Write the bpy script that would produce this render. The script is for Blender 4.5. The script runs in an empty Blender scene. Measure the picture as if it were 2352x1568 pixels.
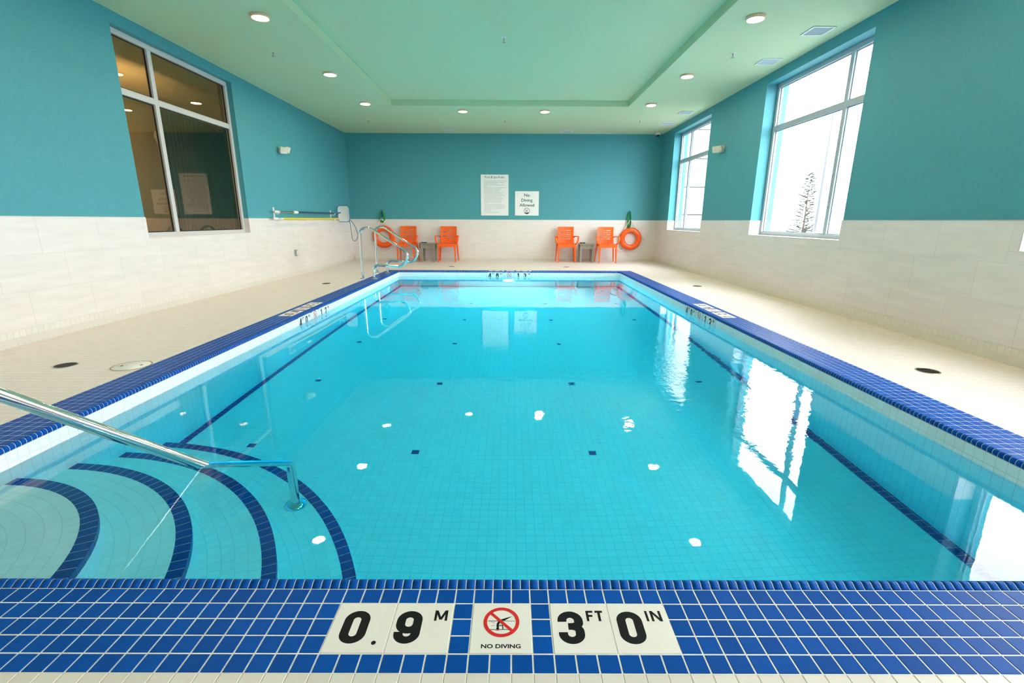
import bpy, bmesh, math, random
import numpy as np
from mathutils import Vector, Matrix
random.seed(7); RNG = np.random.default_rng(7)
SC = bpy.context.scene
COL = SC.collection
PI = math.pi

# ------------------------------------------------------------------ camera
XL, XR, YB, YN, ZC, ZW = -4.088, 3.704, 12.478, -3.3, 3.076, 1.0325   # room shell, wainscot top
PL, PR, PN, PF = -2.30, 2.222, 1.165, 9.729                           # pool inner walls
ZWAT = -0.094                                                         # water level (deck = 0)
P = 0.0518                                                            # tile pitch
FPX, PITCH, YAW, ROLL, EYE = 1085.93, 14.3524, 0.1261, 0.2462, 1.0175
_p, _y, _r = (math.radians(a) for a in (PITCH, YAW, ROLL))
_R = Vector((math.cos(_y), -math.sin(_y), 0)); _F0 = Vector((math.sin(_y), math.cos(_y), 0)); _U = Vector((0, 0, 1))
_F = _F0 * math.cos(_p) - _U * math.sin(_p); _D = -(_F0 * math.sin(_p) + _U * math.cos(_p))
_R2 = _R * math.cos(_r) - _D * math.sin(_r); _D2 = _R * math.sin(_r) + _D * math.cos(_r)
cam = bpy.data.cameras.new('camera'); cam.sensor_width = 36.0; cam.sensor_fit = 'HORIZONTAL'
cam.lens = FPX / 2352 * 36.0; cam.clip_start = 0.02; cam.clip_end = 300
camo = bpy.data.objects.new('camera', cam); COL.objects.link(camo)
m = Matrix.Identity(4)
for i in range(3):
    m[i][0] = _R2[i]; m[i][1] = -_D2[i]; m[i][2] = -_F[i]
m[2][3] = EYE
camo.matrix_world = m
SC.camera = camo

# ------------------------------------------------------------------ sky light, exposure
SKY = 10.5
w = bpy.data.worlds.new('overcast_sky'); SC.world = w; w.use_nodes = True
bg = w.node_tree.nodes['Background']; bg.inputs[0].default_value = (0.94, 0.96, 1.0, 1); bg.inputs[1].default_value = SKY
SC.view_settings.view_transform = 'Standard'; SC.view_settings.look = 'None'
SC.view_settings.gamma = 1.0; SC.view_settings.use_curve_mapping = False
SC.view_settings.exposure = 0.58
cy = SC.cycles
cy.use_denoising = True
try: cy.denoiser = 'OPENIMAGEDENOISE'; cy.denoising_input_passes = 'RGB_ALBEDO_NORMAL'
except Exception: pass
cy.use_light_tree = False; cy.use_adaptive_sampling = True; cy.adaptive_threshold = 0.22; cy.adaptive_min_samples = 16
cy.max_bounces = 8; cy.diffuse_bounces = 6; cy.glossy_bounces = 5; cy.transmission_bounces = 8; cy.transparent_max_bounces = 8
cy.sample_clamp_indirect = 16.0; cy.blur_glossy = 0.3
LAMP = 180.0                                                          # radiance of the ceiling lamp lenses

def portal(x, y0, y1, z0, z1):                                        # sampling aid for the sky seen through a window opening
    L = bpy.data.lights.new('sky_portal', 'AREA'); L.shape = 'RECTANGLE'; L.size = z1 - z0; L.size_y = y1 - y0
    L.cycles.is_portal = True
    o = bpy.data.objects.new('sky_portal', L); COL.objects.link(o)
    o.location = (x, (y0 + y1) / 2, (z0 + z1) / 2); o.rotation_euler = (0, PI / 2, 0)
WZ0, WZ1 = 0.81, 2.945
RWIN = [(5.45, 7.56, 6.00), (9.52, 11.56, 10.95), (1.37, 3.50, 1.93), (-2.70, -0.57, -1.12)]  # y0, y1, mullion; last one unseen, added for daylight on the near deck
for a, b, _m in RWIN: portal(XR + 0.30, a, b, WZ0, WZ1)

# ------------------------------------------------------------------ materials
def lin(c):
    return tuple(((v / 255) / 12.92 if v / 255 <= 0.04045 else ((v / 255 + 0.055) / 1.055) ** 2.4) for v in c)
MATS = {}
def pm(name, col, rough=0.5, metal=0.0, var=0.0, vscale=6.0, stretch=None, bump=0.0, bscale=200.0, island=0.0, spec=0.5, coat=0.0):
    if name in MATS: return MATS[name]
    mt = bpy.data.materials.new(name); mt.use_nodes = True; nt = mt.node_tree; N = nt.nodes; Lk = nt.links
    b = N['Principled BSDF']; b.inputs['Base Color'].default_value = (*col, 1); b.inputs['Roughness'].default_value = rough
    b.inputs['Metallic'].default_value = metal; b.inputs['Specular IOR Level'].default_value = spec
    b.inputs['Coat Weight'].default_value = coat
    src = None
    if var or island or bump:
        tc = N.new('ShaderNodeTexCoord')
        mp = N.new('ShaderNodeMapping'); Lk.new(tc.outputs['Object'], mp.inputs['Vector'])
        if stretch: mp.inputs['Scale'].default_value = stretch
    if var:
        nz = N.new('ShaderNodeTexNoise'); nz.inputs['Scale'].default_value = vscale; nz.inputs['Detail'].default_value = 5
        Lk.new(mp.outputs[0], nz.inputs['Vector'])
        mr = N.new('ShaderNodeMapRange'); mr.inputs[1].default_value = 0.3; mr.inputs[2].default_value = 0.7
        mr.inputs[3].default_value = 1 - var; mr.inputs[4].default_value = 1 + var
        Lk.new(nz.outputs['Fac'], mr.inputs[0]); src = mr.outputs[0]
    if island:
        g = N.new('ShaderNodeNewGeometry'); oi = N.new('ShaderNodeObjectInfo')
        ad = N.new('ShaderNodeMath'); ad.operation = 'ADD'; Lk.new(g.outputs['Random Per Island'], ad.inputs[0]); Lk.new(oi.outputs['Random'], ad.inputs[1])
        fr = N.new('ShaderNodeMath'); fr.operation = 'FRACT'; Lk.new(ad.outputs[0], fr.inputs[0])
        mr2 = N.new('ShaderNodeMapRange'); mr2.inputs[3].default_value = 1 - island; mr2.inputs[4].default_value = 1 + island
        Lk.new(fr.outputs[0], mr2.inputs[0])
        if src:
            mu = N.new('ShaderNodeMath'); mu.operation = 'MULTIPLY'; Lk.new(src, mu.inputs[0]); Lk.new(mr2.outputs[0], mu.inputs[1]); src = mu.outputs[0]
        else: src = mr2.outputs[0]
    if src:
        vm = N.new('ShaderNodeVectorMath'); vm.operation = 'SCALE'; vm.inputs[0].default_value = col
        Lk.new(src, vm.inputs['Scale']); Lk.new(vm.outputs[0], b.inputs['Base Color'])
    if bump:
        n2 = N.new('ShaderNodeTexNoise'); n2.inputs['Scale'].default_value = bscale; Lk.new(mp.outputs[0], n2.inputs['Vector'])
        bp = N.new('ShaderNodeBump'); bp.inputs['Strength'].default_value = bump; bp.inputs['Distance'].default_value = 0.002
        Lk.new(n2.outputs['Fac'], bp.inputs['Height']); Lk.new(bp.outputs[0], b.inputs['Normal'])
    MATS[name] = mt; return mt
def emit(name, col, strength):
    if name in MATS: return MATS[name]
    mt = bpy.data.materials.new(name); mt.use_nodes = True; N = mt.node_tree.nodes
    b = N['Principled BSDF']; b.inputs['Base Color'].default_value = (0.8, 0.8, 0.8, 1)
    b.inputs['Emission Color'].default_value = (*col, 1); b.inputs['Emission Strength'].default_value = strength
    MATS[name] = mt; return mt
def glass(name, tint=(1, 1, 1), ior=1.5, refl=(1, 1, 1)):
    mt = bpy.data.materials.new(name); mt.use_nodes = True; nt = mt.node_tree; N = nt.nodes; N.clear()
    o = N.new('ShaderNodeOutputMaterial'); mx = N.new('ShaderNodeMixShader'); t = N.new('ShaderNodeBsdfTransparent'); g = N.new('ShaderNodeBsdfGlossy')
    t.inputs[0].default_value = (*tint, 1)
    lw = N.new('ShaderNodeLayerWeight'); pw = N.new('ShaderNodeMath'); pw.operation = 'POWER'; pw.inputs[1].default_value = 5.0
    f0 = ((ior - 1) / (ior + 1)) ** 2 * 1.9; f = N.new('ShaderNodeMapRange'); f.inputs[3].default_value = f0; f.inputs[4].default_value = 1.0   # both faces of a thin pane
    nt.links.new(lw.outputs['Facing'], pw.inputs[0]); nt.links.new(pw.outputs[0], f.inputs[0])
    g.inputs['Roughness'].default_value = 0.0; g.inputs['Color'].default_value = (*refl, 1)
    nt.links.new(f.outputs[0], mx.inputs[0]); nt.links.new(t.outputs[0], mx.inputs[1]); nt.links.new(g.outputs[0], mx.inputs[2]); nt.links.new(mx.outputs[0], o.inputs[0])
    MATS[name] = mt; return mt

TEAL = pm('teal_wall_paint', (0.060, 0.305, 0.365), 0.62, var=0.05, vscale=40, bump=0.15, bscale=160)
MINT = pm('mint_ceiling_paint', (0.52, 0.64, 0.43), 0.75)
PANEL = pm('pale_wall_tile', (0.73, 0.69, 0.675), 0.42, var=0.05, vscale=2.2, stretch=(1.2, 1.2, 9), island=0.02)
COVE = pm('cream_cove_tile', (0.72, 0.70, 0.65), 0.30, island=0.03)
DECK = pm('cream_deck_tile', (0.75, 0.68, 0.635), 0.42, island=0.035)
GROUT = pm('beige_grout', (0.64, 0.61, 0.56), 0.9)
WGROUT = pm('white_grout', (0.84, 0.83, 0.80), 0.85, var=0.08, vscale=30)
BLUE = pm('cobalt_tile', (0.002, 0.078, 0.38), 0.42, island=0.10, spec=0.06)
NAVY = pm('navy_tile', (0.004, 0.045, 0.27), 0.35, island=0.10, spec=0.2)
PWHITE = pm('white_pool_tile', (0.88, 0.89, 0.88), 0.35, island=0.02)
PGROUT = pm('pool_grout', (0.70, 0.72, 0.71), 0.9)
MARK = pm('white_marker_tile', (0.85, 0.80, 0.765), 0.4, var=0.02)
BLACK = pm('black_print', (0.006, 0.008, 0.010), 0.5, spec=0.15)
RED = pm('red_print', (0.72, 0.008, 0.012), 0.4)
DARKTEAL = pm('dark_teal_print', (0.012, 0.06, 0.085), 0.5)
GREYP = pm('grey_print', (0.46, 0.52, 0.53), 0.6)
SIGNW = pm('white_sign_plastic', (0.80, 0.83, 0.83), 0.35)
CHROME = pm('polished_steel', (0.72, 0.74, 0.75), 0.10, 1.0)
STEEL = pm('brushed_steel', (0.42, 0.40, 0.37), 0.35, 1.0)
ORANGE = pm('orange_plastic', (0.90, 0.125, 0.003), 0.38)
RINGO = pm('orange_vinyl', (0.90, 0.105, 0.004), 0.30)
TABLE = pm('taupe_plastic', (0.27, 0.25, 0.205), 0.55, var=0.1, vscale=20)
WHITEP = pm('white_plastic', (0.78, 0.78, 0.75), 0.4)
CREAMP = pm('cream_plastic', (0.74, 0.68, 0.58), 0.45)
ROPEW = pm('white_rope', (0.80, 0.80, 0.76), 0.8)
ROPEG = pm('green_rope', (0.01, 0.26, 0.05), 0.8)
HOOKB = pm('blue_plastic', (0.008, 0.10, 0.42), 0.4)
FRAME = pm('pale_aluminium', (0.36, 0.43, 0.49), 0.45, 0.0)
FRAMEL = pm('grey_white_frame', (0.56, 0.56, 0.56), 0.45)
GASKET = pm('black_gasket', (0.012, 0.011, 0.010), 0.6)
DARKG = pm('dark_iron', (0.035, 0.032, 0.026), 0.5, 0.6)
BLACKP = pm('black_plastic', (0.012, 0.014, 0.02), 0.4)
LENS = emit('warm_lamp_lens', (1.0, 0.70, 0.42), LAMP)

# ------------------------------------------------------------------ mesh helpers
def tag(o, label=None, cat=None, group=None, kind=None):
    if label: o['label'] = label
    if cat: o['category'] = cat
    if group: o['group'] = group
    if kind: o['kind'] = kind
    return o
def link(name, me, parent=None, loc=None):
    o = bpy.data.objects.new(name, me); COL.objects.link(o)
    if parent is not None: o.parent = parent
    if loc is not None: o.location = loc
    return o
def empty(name, loc=(0, 0, 0)):
    o = bpy.data.objects.new(name, None); COL.objects.link(o); o.location = loc; o.empty_display_size = 0.1; return o
class MB:
    def __init__(s): s.v = []; s.f = []; s.sm = []
    def add(s, v, f, smooth=False):
        k = len(s.v); s.v += [tuple(a) for a in v]; s.f += [tuple(i + k for i in q) for q in f]; s.sm += [smooth] * len(f); return s
    def box(s, x0, x1, y0, y1, z0, z1):
        v = [(x, y, z) for z in (z0, z1) for y in (y0, y1) for x in (x0, x1)]
        return s.add(v, [(0, 2, 3, 1), (4, 5, 7, 6), (0, 1, 5, 4), (2, 6, 7, 3), (0, 4, 6, 2), (1, 3, 7, 5)])
    def bbox(s, x0, x1, y0, y1, z0, z1, b=0.004):                    # box with bevelled edges
        bm = bmesh.new(); bmesh.ops.create_cube(bm, size=1)
        for q in bm.verts: q.co = Vector(((x0 + x1) / 2 + q.co.x * (x1 - x0), (y0 + y1) / 2 + q.co.y * (y1 - y0), (z0 + z1) / 2 + q.co.z * (z1 - z0)))
        bmesh.ops.bevel(bm, geom=bm.edges[:], offset=b, segments=2, affect='EDGES', profile=0.5)
        return s.bm(bm)
    def bm(s, bm, smooth=False):
        bm.verts.index_update(); s.add([q.co[:] for q in bm.verts], [[q.index for q in f.verts] for f in bm.faces], smooth); bm.free(); return s
    def quad(s, a, b, c, d): return s.add([a, b, c, d], [(0, 1, 2, 3)])
    def tube(s, pts, r, n=12, closed=False, cap=True, rr=None):
        pts = [Vector(q) for q in pts]; N = len(pts); vs = []; fs = []
        up = None
        for i, q in enumerate(pts):
            if closed: t = pts[(i + 1) % N] - pts[i - 1]
            else: t = pts[min(i + 1, N - 1)] - pts[max(i - 1, 0)]
            t.normalize()
            if up is None:
                up = Vector((0, 0, 1)) if abs(t.z) < 0.9 else Vector((1, 0, 0))
            a = (up - t * up.dot(t)).normalized(); b = t.cross(a); up = a
            ri = rr[i] if rr else r
            for k in range(n):
                an = 2 * PI * k / n; vs.append(q + a * (ri * math.cos(an)) + b * (ri * math.sin(an)))
        M = N if closed else N - 1
        for i in range(M):
            j = (i + 1) % N
            for k in range(n): fs.append((i * n + k, i * n + (k + 1) % n, j * n + (k + 1) % n, j * n + k))
        s.add(vs, fs, True)
        if cap and not closed: s.add(vs[:n], [tuple(range(n))[::-1]]); s.add(vs[-n:], [tuple(range(n))])
        return s
    def lathe(s, prof, n=32, c=(0, 0, 0), smooth=True):              # profile (r, z) about vertical axis
        vs = []; fs = []
        for r, z in prof:
            for k in range(n): a = 2 * PI * k / n; vs.append((c[0] + r * math.cos(a), c[1] + r * math.sin(a), c[2] + z))
        for i in range(len(prof) - 1):
            for k in range(n): fs.append((i * n + k, i * n + (k + 1) % n, (i + 1) * n + (k + 1) % n, (i + 1) * n + k))
        return s.add(vs, fs, smooth)
    def disc(s, c, r, n=32, up=1):
        vs = [(c[0] + r * math.cos(2 * PI * k / n), c[1] + r * math.sin(2 * PI * k / n), c[2]) for k in range(n)]
        return s.add(vs, [tuple(range(n))[::up]])
    def prism(s, poly, o, ex, ey, ez, h):                            # 2-D polygon extruded by h along ez
        o, ex, ey, ez = Vector(o), Vector(ex), Vector(ey), Vector(ez); n = len(poly)
        v = [o + ex * a + ey * b for a, b in poly] + [o + ex * a + ey * b + ez * h for a, b in poly]
        return s.add(v, [tuple(range(n))[::-1], tuple(range(n, 2 * n))] + [(i, (i + 1) % n, n + (i + 1) % n, n + i) for i in range(n)])
    def mesh(s, name, mat):
        me = bpy.data.meshes.new(name); me.from_pydata(s.v, [], s.f); me.update()
        if any(s.sm): me.polygons.foreach_set('use_smooth', s.sm)
        me.materials.append(mat); return me
    def build(s, name, mat, parent=None, loc=None, fix=False):
        me = s.mesh(name, mat)
        if fix:
            bm = bmesh.new(); bm.from_mesh(me); bmesh.ops.remove_doubles(bm, verts=bm.verts, dist=1e-5); bmesh.ops.recalc_face_normals(bm, faces=bm.faces); bm.to_mesh(me); bm.free()
        return link(name, me, parent, loc)
def fillet(pts, rad, n=8):                                           # polyline with rounded corners
    pts = [Vector(q) for q in pts]; out = [pts[0]]
    for i in range(1, len(pts) - 1):
        a, b, c = pts[i - 1], pts[i], pts[i + 1]; u = (a - b); v = (c - b); r = rad[i - 1] if isinstance(rad, (list, tuple)) else rad
        ang = u.angle(v)
        if ang > PI - 0.02: out.append(b); continue
        d = min(r / math.tan(ang / 2), u.length * 0.49, v.length * 0.49); u.normalize(); v.normalize()
        p0 = b + u * d; p1 = b + v * d
        for k in range(n + 1):
            t = k / n; out.append(p0 * (1 - t) ** 2 + b * 2 * t * (1 - t) + p1 * t * t)
    out.append(pts[-1]); return out
def structure(o): o['kind'] = 'structure'; return o
def proj(q):
    d = Vector(q) - Vector((0, 0, EYE)); z = d.dot(_F)
    return (1176 + FPX * d.dot(_R2) / z, 784 + FPX * d.dot(_D2) / z) if z > 0.1 else None

# ------------------------------------------------------------------ tile fields
def tile_faces(k): return [(k + 4, k + 5, k + 6, k + 7), (k, k + 1, k + 5, k + 4), (k + 1, k + 2, k + 6, k + 5), (k + 2, k + 3, k + 7, k + 6), (k + 3, k, k + 4, k + 7)]
def tile_field(parent, name, T, mat, nparts, hgt=0.0018, inset=0.0009, stuff=None, minpx=5.0):
    """T: list of (centre, half_u, half_v, normal) as tuples; the largest in view become parts, the rest one stuff mesh"""
    sc = []
    for i, (c, u, v, n) in enumerate(T):
        a = proj(c)
        if a is None or not (-30 < a[0] < 2382 and -30 < a[1] < 1598): continue
        z = (Vector(c) - Vector((0, 0, EYE))).dot(_F); k = FPX / z
        vd = (Vector((0, 0, EYE)) - Vector(c)).normalized()
        ar = 4 * Vector(u).length * Vector(v).length * k * k * max(0.0, vd.dot(Vector(n)))
        if ar > minpx * minpx: sc.append((ar, i))
    sc.sort(reverse=True); chosen = set(i for _, i in sc[:nparts]); cache = {}
    for i in sorted(chosen):
        c, u, v, n = T[i]; key = tuple(round(q, 4) for q in (*u, *v, *n))
        me = cache.get(key)
        if me is None:
            u_, v_, n_ = Vector(u), Vector(v), Vector(n); ui = u_ * (1 - inset / u_.length); vi = v_ * (1 - inset / v_.length)
            vs = [-u_ - v_, u_ - v_, u_ + v_, -u_ + v_] + [q + n_ * hgt for q in (-ui - vi, ui - vi, ui + vi, -ui + vi)]
            me = bpy.data.meshes.new(name); me.from_pydata([q[:] for q in vs], [], tile_faces(0)); me.materials.append(mat); cache[key] = me
        link(name, me, parent, c)
    rest = [T[i] for i in range(len(T)) if i not in chosen]
    if rest:
        A = np.array([[*c, *u, *v, *n] for c, u, v, n in rest], dtype=np.float32)
        c, u, v, n = A[:, 0:3], A[:, 3:6], A[:, 6:9], A[:, 9:12]
        ui = u * (1 - inset / np.linalg.norm(u, axis=1, keepdims=True)); vi = v * (1 - inset / np.linalg.norm(v, axis=1, keepdims=True))
        t = n * hgt
        V = np.stack([c - u - v, c + u - v, c + u + v, c - u + v, c - ui - vi + t, c + ui - vi + t, c + ui + vi + t, c - ui + vi + t], axis=1).reshape(-1, 3)
        K = len(rest); base = (np.arange(K) * 8)[:, None, None]
        F = (np.array(tile_faces(0))[None] + base).reshape(-1)
        me = bpy.data.meshes.new(stuff or name + '_field'); me.vertices.add(len(V)); me.vertices.foreach_set('co', V.reshape(-1))
        me.loops.add(len(F)); me.loops.foreach_set('vertex_index', F.astype(np.int32)); me.polygons.add(K * 5)
        me.polygons.foreach_set('loop_start', (np.arange(K * 5) * 4).astype(np.int32))
        try: me.polygons.foreach_set('loop_total', np.full(K * 5, 4, dtype=np.int32))
        except Exception: pass
        me.update(calc_edges=True); me.validate(); me.polygons.foreach_set('use_smooth', np.zeros(len(me.polygons), dtype=bool)); me.materials.append(mat)
        o = link(stuff or name + '_field', me, parent); o['kind'] = 'stuff'
G = 0.0020                                                            # joint width
def cells(a0, a1, start, pitch=P):                                    # clipped grid intervals
    k = math.floor((a0 - start) / pitch + 1e-6); out = []
    while start + k * pitch < a1 - 1e-6:
        s, e = max(a0, start + k * pitch), min(a1, start + (k + 1) * pitch)
        if e - s > 0.008: out.append((s, e))
        k += 1
    return out
def hgrid(x0, x1, y0, y1, z, sx, sy, skip=None, g=G):
    T = []
    for a, b in cells(x0, x1, sx):
        for c, d in cells(y0, y1, sy):
            cx, cy_ = (a + b) / 2, (c + d) / 2
            if skip and skip(cx, cy_): continue
            T.append(((cx, cy_, z), ((b - a - g) / 2, 0, 0), (0, (d - c - g) / 2, 0), (0, 0, 1)))
    return T

# ================================================================== SETTING
DZ = -0.0010
CW = 5 * P; NW = 0.035                                                # flat coping width, nose width
OL, OR_, ON, OF = PL - NW - CW, PR + NW + CW, PN - NW - CW, PF + NW + CW   # outer coping rectangle
floor = structure(MB().box(XL - .3, OL, YN, YB + .3, -0.2, DZ).box(OR_, XR + .4, YN, YB + .3, -0.2, DZ)
                  .box(OL, OR_, YN, ON, -0.2, DZ).box(OL, OR_, OF, YB + .3, -0.2, DZ).build('floor', GROUT))
SX = -0.0999                                                          # column grid of the front coping
SYF = ON
floor_T = hgrid(XL + .02, XR - .02, YN, YB - .02, DZ, SX, SYF, lambda x, y: OL < x < OR_ and ON < y < OF)
tile_field(floor, 'tile', floor_T, DECK, 290, hgt=0.0010, stuff='tile_field', minpx=7)

# walls -----------------------------------------------------------
def wall_x(name, x0, x1, wins):
    b = MB(); b.box(x0, x1, YN, YB, -0.2, WZ0); b.box(x0, x1, YN, YB, WZ1, ZC + .35)
    ys = [YN] + [q for w_ in sorted(wins) for q in w_[:2]] + [YB]
    for i in range(0, len(ys), 2): b.box(x0, x1, ys[i], ys[i + 1], WZ0, WZ1)
    return structure(b.build(name, TEAL))
LWIN = (5.45, 7.60, 6.07)
wall_right = wall_x('wall_right', XR, XR + 0.32, RWIN)
wall_left = wall_x('wall_left', XL - 0.16, XL, [LWIN])
wall_back = structure(MB().box(XL - .16, XR + .32, YB, YB + .2, -0.2, ZC + .35).build('wall_back', TEAL))
wall_near = structure(MB().box(XL - .16, XR + .32, YN - .2, YN, -0.2, ZC + .35).build('wall_near', pm('pale_bounce_paint', (0.70, 0.70, 0.67), .6)))  # unseen wall, made pale to bounce neutral light onto the near deck
# ceiling with a raised tray ---------------------------------------
TX0, TX1, TY0, TY1, TH = -2.24, 2.17, 1.0, 9.60, 0.10
c = MB(); z = ZC; zt = ZC + TH
c.box(XL, TX0, YN, YB, z, z + .2); c.box(TX1, XR, YN, YB, z, z + .2); c.box(TX0, TX1, YN, TY0, z, z + .2); c.box(TX0, TX1, TY1, YB, z, z + .2)
c.box(TX0, TX1, TY0, TY1, zt, zt + .1)
ceiling = structure(c.build('ceiling', MINT))

# wainscot panels and cove base -------------------------------------
ZR = [0.1217, 0.4215, 0.7225, ZW]
def sub_rects(a0, a1, z0, z1, holes):
    R = [(a0, a1, z0, z1)]
    for h0, h1, k0, k1 in holes:
        out = []
        for p0, p1, q0, q1 in R:
            if p1 <= h0 or p0 >= h1 or q1 <= k0 or q0 >= k1: out.append((p0, p1, q0, q1)); continue
            if q0 < k0: out.append((p0, p1, q0, k0))
            if p0 < h0: out.append((p0, h0, max(q0, k0), q1))
            if p1 > h1: out.append((h1, p1, max(q0, k0), q1))
        R = out
    return R
def wainscot(parent, a0, a1, joint0, mapf, holes, th=0.008):
    """panels laid in third bond; mapf(a, d, z) -> world, d = distance in front of the wall"""
    cache = {}
    for r in range(3):
        z0, z1 = ZR[2 - r], ZR[3 - r]; st = joint0 + r * 0.203
        for s, e in cells(a0, a1, st, 0.61):
            R = sub_rects(s, e, z0, z1, holes)
            if not R: continue
            b = MB()
            for p0, p1, q0, q1 in R:
                g = 0.0007; p0 += g; p1 -= g; q0 += g; q1 -= g
                if p1 - p0 < 0.004 or q1 - q0 < 0.004: continue
                k = 0.0008
                v = [mapf(p0, 0, q0), mapf(p1, 0, q0), mapf(p1, 0, q1), mapf(p0, 0, q1), mapf(p0 + k, th, q0 + k), mapf(p1 - k, th, q0 + k), mapf(p1 - k, th, q1 - k), mapf(p0 + k, th, q1 - k)]
                b.add(v, tile_faces(0))
            if b.v: b.build('panel', PANEL, parent, fix=True)
def grout_strip(name, mapf, a0, a1, holes, parent):
    b = MB()
    for p0, p1, q0, q1 in sub_rects(a0, a1, 0.0, ZW - 0.001, holes):
        v = [mapf(p, d, q) for q in (q0, q1) for d in (0, 0.0070) for p in (p0, p1)]
        b.add(v, [(0, 2, 3, 1), (4, 5, 7, 6), (0, 1, 5, 4), (2, 6, 7, 3), (0, 4, 6, 2), (1, 3, 7, 5)])
    b.build(name, GROUT, parent, fix=True)
def cove(parent, a0, a1, mapf, nvis, start):
    prof = [(0.0, 0.0604), (0.0100, 0.0600), (0.0105, 0.034), (0.0135, 0.020), (0.020, 0.009), (0.030, 0.0030), (0.036, 0.0010), (0.036, 0.0)]
    bp_ = [(d - .0010, max(0, q - .0005)) for d, q in prof[1:-1]]; nb = len(bp_)
    MB().add([mapf(t, d, q) for t in (a0, a1) for d, q in bp_ + [(0.0094, 0.0618), (0.0084, 0.0625), (0.0084, 0.1215), (0.0, 0.1215)]], [(i, i + 1, nb + 4 + i + 1, nb + 4 + i) for i in range(nb + 3)]).build('bed', GROUT, parent)
    colsA = cells(a0, a1, start)
    colsA.sort(key=lambda q: (q[0] + q[1]) / 2)
    big = []; rest = MB(); vis = []
    for s, e in colsA:
        a = proj(mapf((s + e) / 2, 0.01, 0.06))
        if a and -20 < a[0] < 2372 and a[1] < 1590: vis.append((s, e))
    pick = set(vis[:nvis]); lib = {}
    for s, e in colsA:
        wd = e - s - 0.0018
        for kind in (0, 1):
            if kind == 0:
                b = MB(); n = len(prof)
                v = [(-wd / 2, d, q) for d, q in prof] + [(wd / 2, d, q) for d, q in prof]
                f = [(i, i + 1, n + i + 1, n + i) for i in range(n - 1)] + [tuple(range(n))[::-1], tuple(range(n, 2 * n))]
            else:
                k = 0.0012; q0, q1 = 0.0618, 0.1208
                v = [(-wd / 2, 0, q0), (wd / 2, 0, q0), (wd / 2, 0, q1), (-wd / 2, 0, q1), (-wd / 2 + k, .0094, q0 + k), (wd / 2 - k, .0094, q0 + k), (wd / 2 - k, .0094, q1 - k), (-wd / 2 + k, .0094, q1 - k)]
                f = tile_faces(0)
            mid = (s + e) / 2
            if (s, e) in pick:
                key = (kind, round(wd, 4))
                if key not in lib:
                    o0 = Vector(mapf(0, 0, 0)); lib[key] = MB().add([Vector(mapf(*q)) - o0 for q in v], f).mesh('cove_tile' if kind == 0 else 'base_tile', COVE)
                    bm = bmesh.new(); bm.from_mesh(lib[key]); bmesh.ops.recalc_face_normals(bm, faces=bm.faces); bm.to_mesh(lib[key]); bm.free()
                link('cove_tile' if kind == 0 else 'base_tile', lib[key], parent, mapf(mid, 0, 0))
            else:
                rest.add([mapf(q[0] + mid, q[1], q[2]) for q in v], f)
    if rest.v: o = rest.build('base_tile_field', COVE, parent, fix=False); o['kind'] = 'stuff'
mL = lambda a, d, z: (XL + d, a, z)
mR = lambda a, d, z: (XR - d, a, z)
mBk = lambda a, d, z: (a, YB - d, z)
mN = lambda a, d, z: (a, YN + d, z)
hL = [(LWIN[0], LWIN[1], WZ0, 9)]; hR = [(q[0], q[1], WZ0, 9) for q in RWIN]
wainscot(wall_left, YN, YB, 4.184 - 0.61 * 12, mL, hL); grout_strip('grout', mL, YN, YB, hL, wall_left)
wainscot(wall_right, YN, YB, 4.184 - 0.61 * 12, mR, hR); grout_strip('grout', mR, YN, YB, hR, wall_right)
wainscot(wall_back, XL, XR, -5.0, mBk, []); grout_strip('grout', mBk, XL, XR, [], wall_back)
grout_strip('tile_band', mN, XL, XR, [], wall_near)
bl = structure(empty('baseboard_left', (0, 0, 0))); br_ = structure(empty('baseboard_right', (0, 0, 0))); bb = structure(empty('baseboard_back', (0, 0, 0)))
cove(bl, 2.2, YB - .03, mL, 120, SYF); cove(br_, 1.5, YB - .03, mR, 120, SYF); cove(bb, XL + .03, XR - .03, mBk, 0, SX)
# slim metal edge on top of the wainscot
tr = MB()
for x, d in ((XL, 1), (XR, -1)):
    ws = [LWIN] if d == 1 else RWIN
    ys = [YN] + [q for w_ in sorted(ws) for q in w_[:2]] + [YB]
    for i in range(0, len(ys), 2): tr.box(min(x, x + d * .010), max(x, x + d * .010), ys[i], ys[i + 1], ZW, ZW + .004)
tr.box(XL, XR, YB - .010, YB, ZW, ZW + .004)
structure(tr.build('trim_1', pm('pale_edge_trim', (0.72, 0.70, 0.66), 0.4)))

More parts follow.
